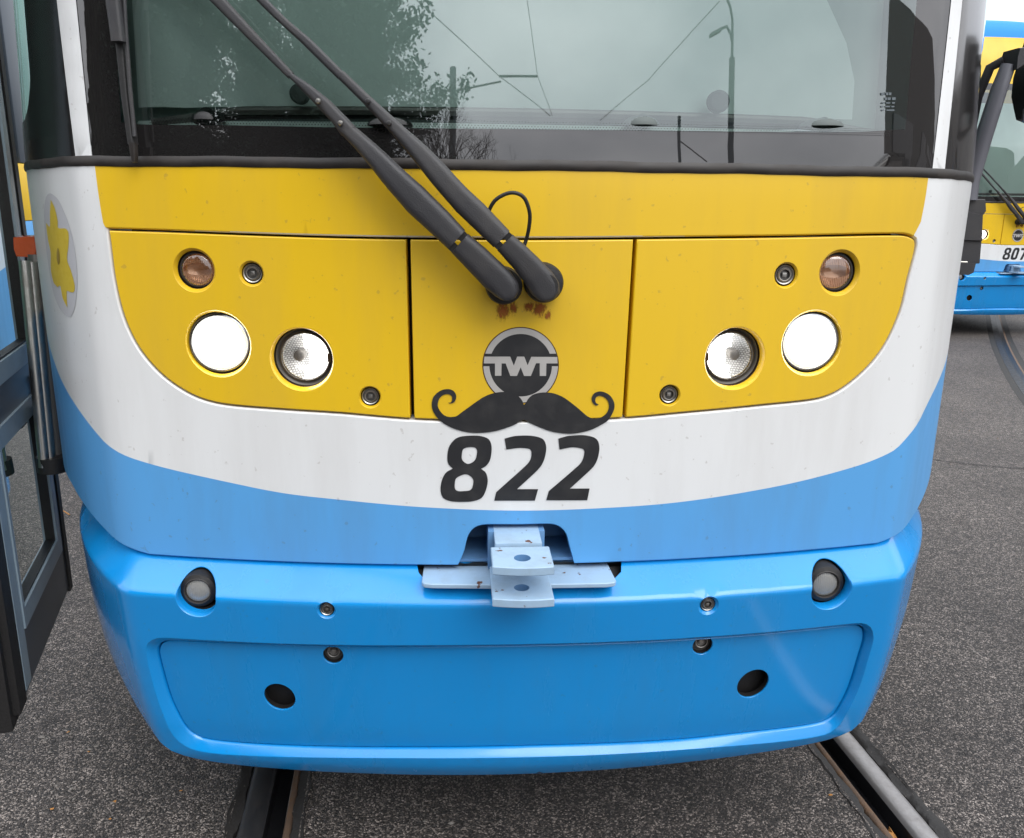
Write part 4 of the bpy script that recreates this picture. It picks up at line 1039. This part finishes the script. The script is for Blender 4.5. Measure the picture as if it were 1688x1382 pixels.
for (u0,u1,z0,z1) in ((.058,.115,zd+.01,HT),(dl-.075,dl-.033,zd+.01,HT),(.115,dl-.075,zd+.01,zd+.14),(.115,dl-.075,zm0+.03,zm1-.03),(.115,dl-.075,HT-.1,HT)): dbox(fr,u0,u1,z0,z1,-.022,.010,'doordark')
dbox(fr,.062,.112,zd+.02,HT,.010,.013,'grey')
door=fr.build('door',tram,smooth=False); tag(door,'open grey door leaf with two panes'); ed.build('edge_rubber',door,smooth=False)
tr=MB(); gr_=MB()
for z0,z1 in ((zd+.14,zm0+.03),(zm1-.03,HT-.1)):
    for (u0,u1,a,b) in ((.115,.130,z0,z1),(dl-.115,dl-.075,z0,z1),(.130,dl-.115,z0,z0+.045),(.130,dl-.115,z1-.045,z1)): dbox(gr_,u0,u1,a,b,-.02,.016,'grey')
    for (u0,u1,a,b) in ((.130,.134,z0+.045,z1-.045),(dl-.119,dl-.115,z0+.045,z1-.045),(.134,dl-.119,z0+.045,z0+.050),(.134,dl-.119,z1-.05,z1-.045)): dbox(tr,u0,u1,a,b,-.02,.010,'black')
gr_.build('pane_frame',door,smooth=False); tr.build('glazing_rubber',door,smooth=False)
for z0,z1 in ((zd+.19,zm0-.02),(zm1+.02,HT-.15)):
    gp=MB(); dbox(gp,.134,dl-.119,z0,z1,-.006,-.001,'sideglass'); gp.build('door_pane',door,smooth=False)
hn=MB()
hn.tube([at_y(74,770,.52),at_y(41,430,.56)],.0135,'steel',20); hn.tube([at_y(84,768,.53),at_y(52,432,.57)],.0125,'steel',20); hn.tube([at_y(94,772,.56),at_y(60,420,.60)],.018,'darksteel',20)
hn.tube([at_y(87,776,.54),at_y(85,752,.54)],.034,'black',20)
hn.build('door_post',door)
bk_=MB(); dbox(bk_,dl-.14,dl-.02,.85,.93,.011,.02,'darksteel'); dbox(bk_,dl-.13,dl-.03,.83,.85,.01,.08,'darksteel'); dbox(bk_,dl-.11,dl+.0,.79,.83,.03,.10,'black')
for du,zz in ((-.12,.915),(-.12,.87),(-.09,.90),(-.06,.915)): bk_.lathe(dp(dl+du,zz,.02),dn_,[(.008,0),(.008,.005),(.005,.008),(0,.008)],'steel',10)
bk_.build('door_bracket',door,angle=30)
sg=MB(); pa=[at_y(27,389,.62),at_y(63,387,.62),at_y(68,405,.62),at_y(66,426,.62),at_y(33,424,.62),at_y(28,410,.62)]
k=len(pa); c=sum(pa,Vector())/k
sg.add([Vector(((a.x-c.x)*.9+c.x,.60,(a.z-c.z)*.88+c.z)) for a in pa]+pa+[a+Vector((.03,.07,0)) for a in pa],[list(range(k))[::-1]]+[[i*k+j,i*k+(j+1)%k,(i+1)*k+(j+1)%k,(i+1)*k+j] for i in range(2) for j in range(k)]+[[2*k+j for j in range(k)]],'orange')
sg.build('side_indicator',tram,angle=60)
# long sides and under-frame
un=MB(); un.box((0,3.6,.50),(1.9,6,.25),'black'); 
for sx in (-1,1):
    un.lathe((sx*.72+.1,2.4,.30),(1,0,0),[(0,-.05),(.26,-.05),(.30,-.04),(.30,.04),(.26,.05),(0,.05)],'darksteel',36)
un.build('running_gear',tram,angle=30)
# ================================================================== second tram, the same kind, on the next track
far=empty('tram','blue, white and yellow tram numbered 807 parked behind on the right','tram')
skip={o_num,o_mo,o_daf,door,mir}|set(mir.children)
def copy_tree(o,parent):
    c=o.copy(); col.objects.link(c); c.parent=parent; c.matrix_parent_inverse=Matrix.Identity(4)
    for ch in list(o.children): copy_tree(ch,c)
for o in list(tram.children):
    if o in skip or o.name.startswith(('side_indicator','dotted_print','glass_stamp')): continue
    copy_tree(o,far)
# 8 0 7 : number of the second tram, drawn in the same slanted hand
n2=MB(); dx=lambda P,d:[(x+d,y) for x,y in P]
glyph(n2,[eight],[e1,e2],'decal',.0012)
zero=zc([(840,800),(880,778),(960,776),(1008,795),(1022,840),(1010,900),(985,1000),(970,1060),(935,1092),(870,1102),(805,1098),(772,1075),(765,1030),(780,950),(805,860)],*DZ)
z1_=zc([(905,838),(930,834),(945,850),(935,910),(915,1000),(895,1040),(865,1046),(848,1028),(860,960),(880,870)],*DZ)
glyph(n2,[zero],[z1_],'decal',.0012)
seven=zc([(1082,780),(1290,780),(1285,830),(1150,1100),(1070,1100),(1200,840),(1070,840)],*DZ,sharp=range(7))
glyph(n2,[seven],[],'decal',.0012)
o_n2=n2.build('fleet_number',far); tag(o_n2,'black slanted fleet number 807')
far.location=(5.835,7.30,-.01); far.rotation_euler=(0,0,R_(6.9))
# ================================================================== third tram, side on, to the left
lt=empty('tram','side of a parked yellow and blue tram beyond the open door on the left','tram',(-4.1,9,0))
def side_box(z0,z1,mt,name,x=-3.75,y0=3.2,y1=24,th=.06,parent=lt):
    b=MB(); b.box((x-th/2+4.1,(y0+y1)/2-9,(z0+z1)/2),(th,y1-y0,z1-z0),mt,bev=.01); return b.build(name,parent,angle=30)
b=MB(); b.box((-.9,4.6,1.6),(2.3,20.6,2.5),'interior',bev=.15); b.box((-.9,4.6,.4),(2.1,18,.5),'black'); b.build('body_core',lt,angle=30)
side_box(.38,1.15,'blue','blue_skirt'); side_box(1.153,1.62,'yellow','yellow_band'); side_box(3.12,3.4,'blue','top_band')
for i in range(7):
    y0=3.5+i*2.9; o=side_box(1.66,3.08,'frit','window',y0=y0+.1,y1=y0+2.6,th=.05); side_box(1.70,3.0,'sideglass','pane',y0=y0+.16,y1=y0+2.54,th=.01,x=-3.735,parent=o)
    side_box(1.625,3.10,'doordark','window_pillar',y0=y0-.25,y1=y0+.08,th=.06)
# ================================================================== ground and rails
gm_=MB(); 
# asphalt laid in strips so the rail grooves are real gaps
RD=Vector((-.0663,1,0)).normalized()     # direction of the near track
def rp(x0,y): return x0+RD.x/RD.y*(y-.10)
railL,railR=-.5395,.9025    # gauge faces at y=.10
def strip(mb,prof,x0,y0,y1,mt,n=40,curve=0.,jit=0,zoff=0):
    vs=[];k=len(prof)
    for i in range(n+1):
        y=y0+(y1-y0)*i/n
        for j,(dx_,z) in enumerate(prof):
            vs.append((rp(x0,y)+dx_+(jit*(noise.noise(Vector((dx_*50,y*11,j)))+.7*noise.noise(Vector((dx_*50,y*37,j)))) if jit else 0),y,z+zoff))
    mb.add(vs,[[i*k+j,i*k+j+1,(i+1)*k+j+1,(i+1)*k+j] for i in range(n) for j in range(k-1)],mt)
def rail(x0,side,label,top='railtop'):
    """grooved rail; side=-1: head lies left of the gauge face"""
    h=side; b=MB()
    # head
    p=[(0,-.007),(h*.004,-.002),(h*.010,.001),(h*.044,.002),(h*.052,-.001),(h*.057,-.006),(h*.057,-.05)]
    g_=[(0,-.007),(0,-.05),(-h*.042,-.05),(-h*.0425,-.012)]
    lip=[(-h*.0425,-.012),(-h*.046,-.005),(-h*.056,-.005),(-h*.060,-.010),(-h*.060,-.05)]
    if h>0: p=p; 
    strip(b,p,x0,-3.0,12,top,60); strip(b,g_,x0,-3.0,12,'groove',30); strip(b,lip,x0,-3.0,12,'railrust',120,jit=.0015)
    o=b.build('tram_rail',None,angle=50)
    j=MB()
    strip(j,[(h*.056,-.02),(h*.058,-.003),(h*.075,-.001),(h*.084,.0025),(h*.090,-.004)],x0,-3.0,12,'bitumen',900,jit=.010)
    strip(j,[(-h*.059,-.02),(-h*.061,-.006),(-h*.080,-.003),(-h*.088,.0025),(-h*.094,-.004)],x0,-3.0,12,'bitumen',900,jit=.010)
    j.build('bitumen_joint',o,angle=60)
    return tag(o,label,'rail','grooved tram rails set in the asphalt')
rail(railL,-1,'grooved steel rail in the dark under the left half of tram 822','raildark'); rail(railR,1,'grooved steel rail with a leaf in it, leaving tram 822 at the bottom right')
# ground sheets between the rails
def ground_strip(xa,xb):
    n=120; vs=[]
    for i in range(n+1):
        y=-3+15*i/n; vs.append((xa(y),y,0)); vs.append((xb(y),y,0))
    gm_.add(vs,[[2*i,2*i+1,2*i+3,2*i+2] for i in range(n)],'asphalt')
eL=lambda y:rp(railL,y); eR=lambda y:rp(railR,y)
ground_strip(lambda y:-300,lambda y:eL(y)-.078); ground_strip(lambda y:eL(y)+.080,lambda y:eR(y)-.080); ground_strip(lambda y:eR(y)+.078,lambda y:300)
gm_.add([(-300,-300,0),(300,-300,0),(300,-3,0),(-300,-3,0)],[[0,1,2,3]],'asphalt'); gm_.add([(-300,12,0),(300,12,0),(300,400,0),(-300,400,0)],[[0,1,2,3]],'asphalt')
gr=gm_.build('ground',None,smooth=False); tag(gr,'rough grey asphalt of the depot yard','asphalt',kind='structure')
sm_=MB(); P=[at_z(x,y,.004) for x,y in ((1500,752),(1560,760),(1630,768),(1688,772),(1760,776))]; vs=[]
for i,p in enumerate(P): vs+=[p+Vector((0,.003,0)),p-Vector((0,.004+.003*(i%2),0))]
sm_.add(vs,[[2*i,2*i+1,2*i+3,2*i+2] for i in range(4)],'bitumen'); o=sm_.build('asphalt_seam',None,smooth=False); tag(o,'dark seam across the asphalt','seam',kind='structure')
# curved rails of the next track
def curved_rail(off,label):
    b=MB(); 
    P=[at_z(x,y,0) for x,y in ((1640,520),(1650,560),(1668,600),(1700,650),(1760,720))]
    P=[Vector((p.x+off,p.y,0)) for p in P]; P=[P[0]+(P[0]-P[1])*1.5]+P
    pts=catmull([(p.x,p.y) for p in P],.1,False)
    vs=[];pr=[(-.11,.0015),(-.06,.003),(-.058,.005),(0,.005),(.001,.0035),(.04,.0035),(.041,.0045),(.056,.0045),(.057,.003),(.11,.0015)]; k=len(pr)
    for i,(x,y) in enumerate(pts):
        a=pts[max(0,i-1)]; c=pts[min(len(pts)-1,i+1)]; t=Vector((c[0]-a[0],c[1]-a[1],0)).normalized(); n_=Vector((-t.y,t.x,0))
        for dx_,z in pr: vs.append((x+n_.x*dx_,y+n_.y*dx_,z))
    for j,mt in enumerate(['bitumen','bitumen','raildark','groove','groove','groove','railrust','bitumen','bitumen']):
        b.add([vs[i*k+q] for i in range(len(pts)) for q in (j,j+1)],[[2*i,2*i+1,2*i+3,2*i+2] for i in range(len(pts)-1)],mt)
    return tag(b.build('tram_rail',None,angle=50),label,'rail','grooved tram rails set in the asphalt')
curved_rail(0,'curved steel rail coming out from under tram 807'); curved_rail(1.5,'outer curved rail of the track under tram 807')
# dry leaves and chips in the groove
def leaf(x,y,z,s,a):
    b=MB(); pts=[]; n=9
    for i in range(n):
        t=2*math.pi*i/n; r=s*(.7+.5*abs(math.sin(t*2.5)))*(1.0 if i%2 else .6); pts.append((r*math.cos(t)*.55,r*math.sin(t)*1.2,.005*math.sin(t*3)+.004*math.cos(t*2)))
    m_=Matrix.Rotation(a,3,'Z'); b.add([m_@Vector(p) for p in pts]+[Vector((0,0,.008))],[[i,(i+1)%n,n] for i in range(n)],'leaf')
    o=b.build('dry_leaf',None,smooth=False); o.location=(x,y,z); return o
lp=at_z(1468,1372,-.02); o=leaf(lp.x+.005,lp.y,-.030,.024,.3); tag(o,'crumpled brown leaf lying in the groove of the right rail','leaf')
tw=MB(); q0=at_z(97,840,.006); q1=at_z(115,849,.006); tw.tube([q0,(q0+q1)/2+Vector((0,0,.004)),q1],.0025,'leaf',6); tag(tw.build('twig',None),'thin pale twig on the asphalt between door and tram','twig')
# ================================================================== what stands behind the photographer and shows in the glass
def refl(px,py,dist):
    s,z=SB.un(px,py); p=SB.pt(s,z); n=SB.nrm(s,z); d=ray(px,py); r=d-n*(2*d.dot(n)); return p+r*dist
def conifer(x,y,h,r,seed,label,sparse=1.0):
    rnd=random.Random(seed); t=empty('conifer_tree',label,'tree',(x,y,0),'conifers across the yard')
    b=MB(); b.tube([(0,0,0),(0,0,h*.5),(0,0,h)],[h*.02,h*.012,.02],'bark',8); b.build('trunk',t)
    c=MB(); vs=[];fs=[]; lv=int(h*2.4)
    for i in range(lv):
        z=h*(.06+.93*i/lv); R=r*(1-(z/h))**.8*(.62+.62*abs(math.sin(i*1.37+seed)))+.15
        for k in range(int((9+R*2)*sparse)):
            a=rnd.random()*6.283; L_=R*(.65+.5*rnd.random()); dz=L_*(-.12+.3*rnd.random())
            m_=int(L_*55)+8
            for q in range(m_):
                u=(q+rnd.random())/m_; p=Vector((math.cos(a)*L_*u,math.sin(a)*L_*u,z+dz*u-.15*math.sin(u*3)+rnd.uniform(-.16,.16)))+Vector((rnd.uniform(-.12,.12),rnd.uniform(-.12,.12),0))
                for _k in range(1 if u<.5 else 4):
                    w_=.30 if u<.5 else rnd.uniform(.03,.085); an=rnd.random()*6.28
                    e=Vector((math.cos(an),math.sin(an),rnd.uniform(-.5,.5)))*w_; f=Vector((-math.sin(an),math.cos(an),rnd.uniform(-.9,.9)))*w_*.7
                    pp_=p if u<.5 else p+Vector((rnd.gauss(0,.09),rnd.gauss(0,.09),rnd.gauss(0,.10)))
                    g0=len(vs); vs+=[pp_-e,pp_+f,pp_+e*.9,pp_-f*.8]; fs.append([g0,g0+1,g0+2,g0+3])
    c.add(vs,fs,'pine'); c.build('crown',t,smooth=False); return t
def ground_at(px,py,dist):
    p=refl(px,py,dist); return p.x,p.y
x,y=ground_at(265,150,13); conifer(x,y,10.5,3.3,1,'tall dark conifer mirrored at the left of the windscreen')
x,y=ground_at(560,100,15); conifer(x,y,12,4.6,2,'broad conifer with a ragged edge mirrored left of the middle of the windscreen',.85)
x,y=ground_at(430,100,19); conifer(x,y,10,3.2,5,'conifer mirrored between the two wiper arms',.8)
x,y=ground_at(440,170,15); conifer(x,y,5.0,3.0,8,'low bushy conifer mirrored below the crossing of the wiper arms')
x,y=ground_at(880,235,42); conifer(x,y,3.4,1.5,3,'small pointed conifer mirrored low in the middle of the windscreen')
x,y=ground_at(770,235,38); conifer(x,y,3.2,1.9,4,'small bushy conifer mirrored beside the bare tree')
def bare(x,y,h,seed,label):
    rnd=random.Random(seed); b=MB(); t=empty('bare_tree',label,'tree',(x,y,0),'leafless trees across the yard')
    tr_=MB(); tr_.tube([(0,0,0),(.05,0,h*.28),(0,.05,h*.35)],[h*.02,h*.015,h*.013],'bark',8); tr_.build('trunk',t)
    def br(p,d,L_,r,k):
        q=p+d*L_*.5+Vector((rnd.uniform(-.1,.1),rnd.uniform(-.1,.1),rnd.uniform(0,.1)))*L_; e=q+d*L_*.5
        b.tube([p,q,e],[r,r*.8,r*.6],'bark',4 if k>2 else 6,caps=False)
        if k>=6: return
        for _ in range(3 if k<3 else 2):
            nd=(d+Vector((rnd.uniform(-1,1),rnd.uniform(-1,1),rnd.uniform(-.35,.75)))*.75).normalized(); br(e,nd,L_*rnd.uniform(.62,.85),r*.6,k+1)
    for _ in range(5): br(Vector((0,.0,h*.33)),Vector((rnd.uniform(-.8,.8),rnd.uniform(-.8,.8),1)).normalized(),h*.2,h*.009,0)
    b.build('crown',t); return t
x,y=ground_at(740,160,18); bare(x,y,6.6,11,'leafless tree mirrored in the middle of the windscreen')
x,y=ground_at(1452,220,15); bare(x,y,4.0,13,'small leafless tree mirrored at the right end of the windscreen')
# street lamp
x,y=ground_at(1206,200,11); top=refl(1212,86,11).z; tip=refl(1205,2,11).z
sl_=empty('street_lamp','tall grey street lamp with two curved arms mirrored in the windscreen','street lamp',(x,y,0))
elb=refl(1210,42,11).z
b=MB(); b.tube([(0,0,0),(0,0,top)],[.085,.07],'pole',12); b.tube([(0,0,top),(0,0,elb)],[.035,.032],'pole',10); b.build('pole',sl_)
b=MB(); b.tube([(0,0,elb-.12),(-.05,0,elb+.0),(-.16,0,elb+.09),(-.34,0,elb+.04)],[.028,.028,.025,.022],'pole',8)
b.tube([(0,0,elb-.02),(-.01,0,elb+.2),(-.08,0,elb+.36),(-.25,0,elb+.52),(-.5,.0,elb+.60)],[.032,.03,.028,.025,.022],'pole',8); b.build('arm',sl_)
b=MB()
for hx,hz_,an in ((-.46,elb-.02,.35),(-.68,elb+.62,.1)): b.box((hx,0,hz_),(.32,.12,.05),'pole',rot=Matrix.Rotation(-an,3,'Y'),bev=.02)
b.build('lamp_head',sl_)
x,y=ground_at(745,150,26); pz=refl(742,108,26).z
b=MB(); b.tube([(x,y,0),(x,y,pz)],[.2,.17],'pole',12); b.tube([(x,y,pz*.93),(x+2.6,y,pz*.96)],.03,'wire',6); tag(b.build('catenary_mast',None),'stout catenary mast mirrored behind the bare tree','mast')
x,y=ground_at(1117,220,24); pz=refl(1119,190,24).z
b=MB(); b.tube([(x,y,0),(x,y,pz)],[.09,.08],'pole',12); b.tube([(x,y,pz*.9),(x+1.6,y,pz*.8)],.025,'wire',6); tag(b.build('signal_post',None),'thin dark post mirrored low in the right half of the windscreen','post')
# overhead wires (real cables spanning the yard)
def wire(P,label,r=.007):
    b=MB(); b.tube([Vector(p) for p in P],r,'wire',6); return tag(b.build('overhead_wire',None),label,'wire','overhead tram wires')
hz=5.6
def hit_h(px,py,h):
    s,z=SB.un(px,py); p=SB.pt(s,z); n=SB.nrm(s,z); d=ray(px,py); r=d-n*(2*d.dot(n)); t=(h-p.z)/max(.03,r.z); return p+r*min(t,60)
A1,A2,A3=hit_h(690,2,hz),hit_h(822,126,hz),hit_h(905,190,hz)
wire([A1+(A1-A2)*.6,A1,A2,A3],'long overhead wire slanting down across the mirrored sky')
B1,B2,B3=hit_h(868,2,hz),hit_h(884,126,hz),hit_h(911,190,hz)
wire([B1+(B1-B2)*.6,B1,B2,B3],'steep overhead wire near the middle of the mirrored sky')
wire([A2,B2],'short crosspiece joining two overhead wires',.02)
C1_,C2_=hit_h(1185,2,hz+.3),hit_h(990,198,hz+.3)
wire([C1_,(C1_+C2_)/2-Vector((0,0,.15)),C2_],'overhead wire running from the street lamp across the mirrored sky')
# dense wood beyond the yard, and a shed to the right
def wood(name,label,poly,hfun,n,size,seed,mt='hedge'):
    rnd=random.Random(seed); b=MB(); vs=[];fs=[]
    L_=[math.dist(a,c) for a,c in zip(poly,poly[1:])]
    for i in range(n):
        t=rnd.random()*sum(L_); k=0
        while t>L_[k]: t-=L_[k]; k+=1
        a,c=poly[k],poly[k+1]; u=t/L_[k]; x=a[0]+(c[0]-a[0])*u; y=a[1]+(c[1]-a[1])*u
        g_=(k+u); h=hfun(g_)*(.72+.28*math.sin(g_*23)+.16*math.sin(g_*61+1)); z=h*rnd.random()**.8
        x+=rnd.uniform(-1.5,1.5); y+=rnd.uniform(-1.5,1.5); an=rnd.random()*6.28; s_=size*(.6+.8*rnd.random())
        e=Vector((math.cos(an),math.sin(an),rnd.uniform(-.6,.6)))*s_; f=Vector((rnd.uniform(-.6,.6),rnd.uniform(-.6,.6),1))*s_*.7; p=Vector((x,y,z)); g0=len(vs); vs+=[p-e,p+f,p+e,p-f]; fs.append([g0,g0+1,g0+2,g0+3])
    b.add(vs,fs,mt); return tag(b.build(name,None,smooth=False),label,'shrubs',kind='stuff')
p0,p1,p2,p3=[tuple(refl(x,240,34))[:2] for x in (180,420,760,960)]
wood('far_wood','dark wood mirrored along the foot of the windscreen',[p0,p1,p2,p3],lambda g:6.4-1.05*g,26000,.62,3)
wood('added_wood','tall wood added on the left as a dark reflection for the glass border',[tuple(refl(x_,140,24))[:2] for x_ in (150,185,260)],lambda g:12,9000,.5,4)  # added so the left printed border mirrors something dark instead of sky
sh=MB()
q0=refl(1457,200,15); hs_=refl(1475,95,15).z; q1=refl(1540,200,26); dr=Vector((q1.x-q0.x,q1.y-q0.y,0)); L0=dr.length; dr.normalize(); an=math.atan2(dr.y,dr.x); rz=Matrix.Rotation(an,3,'Z')
nv=Vector((dr.y,-dr.x,0)); 
if nv.dot(Vector((q0.x,q0.y,0)))<0: nv=-nv
uq=Vector((q0.x,q0.y,0)).normalized(); fp=[Vector((q0.x,q0.y,0)),Vector((q1.x,q1.y,0)),Vector((q1.x,q1.y,0))+uq*6,Vector((q0.x,q0.y,0))+uq*6]
hs_=hs_+1.2; up_=Vector((0,0,hs_)); sh.add(fp+[p+up_ for p in fp],[[0,1,2,3],[4,7,6,5],[0,4,5,1],[1,5,6,2],[2,6,7,3],[3,7,4,0]],'shed')
for i in range(5):
    c=Vector((q0.x,q0.y,hs_*.5))+dr*(L0*(i+.5)/5); sh.box(c,(L0/5*.6,.08,hs_*.45),'frit',rot=rz)
tag(sh.build('depot_shed',None,angle=30),'long grey depot shed with tall windows to the right of the yard','shed')

# long low hall, added unseen beyond tram 807 to darken side glass reflections
dh=MB(); dh.box((17,14,2.1),(5,34,4.2),'shed',bev=.05)
for i in range(10): dh.box((14.46,-1+i*3.3,2.2),(.08,2.3,2.2),'frit')
tag(dh.build('added_hall',None,angle=30),'long low grey hall added beyond tram 807 as a dark reflection','hall')

# crumbs of leaf and grit lying on the asphalt
dbm=MB(); rnd=random.Random(12)
for i in range(170):
    if i<60: x,y=rnd.uniform(1530,1680),rnd.uniform(560,800)
    elif i<100: x,y=rnd.uniform(60,300),rnd.uniform(1150,1380)
    else: x,y=rnd.uniform(500,1680),rnd.uniform(1000,1380)
    p=at_z(x,y,.003); 
    if abs(p.x-rp(railL,p.y))<.11 or abs(p.x-rp(railR,p.y))<.11: continue
    r=rnd.uniform(.0025,.007); n=5; a0=rnd.random()*6
    dbm.add([p+Vector((r*math.cos(a0+k*1.257)*rnd.uniform(.5,1.3),r*math.sin(a0+k*1.257)*rnd.uniform(.4,1),rnd.uniform(0,.003))) for k in range(n)]+[p+Vector((0,0,r*.6))],[[k,(k+1)%n,n] for k in range(n)],'leaf' if rnd.random()<.12 else 'grit')
tag(dbm.build('litter',None,smooth=False),'crumbs of dry leaf and pale grit scattered on the asphalt','litter',kind='stuff')
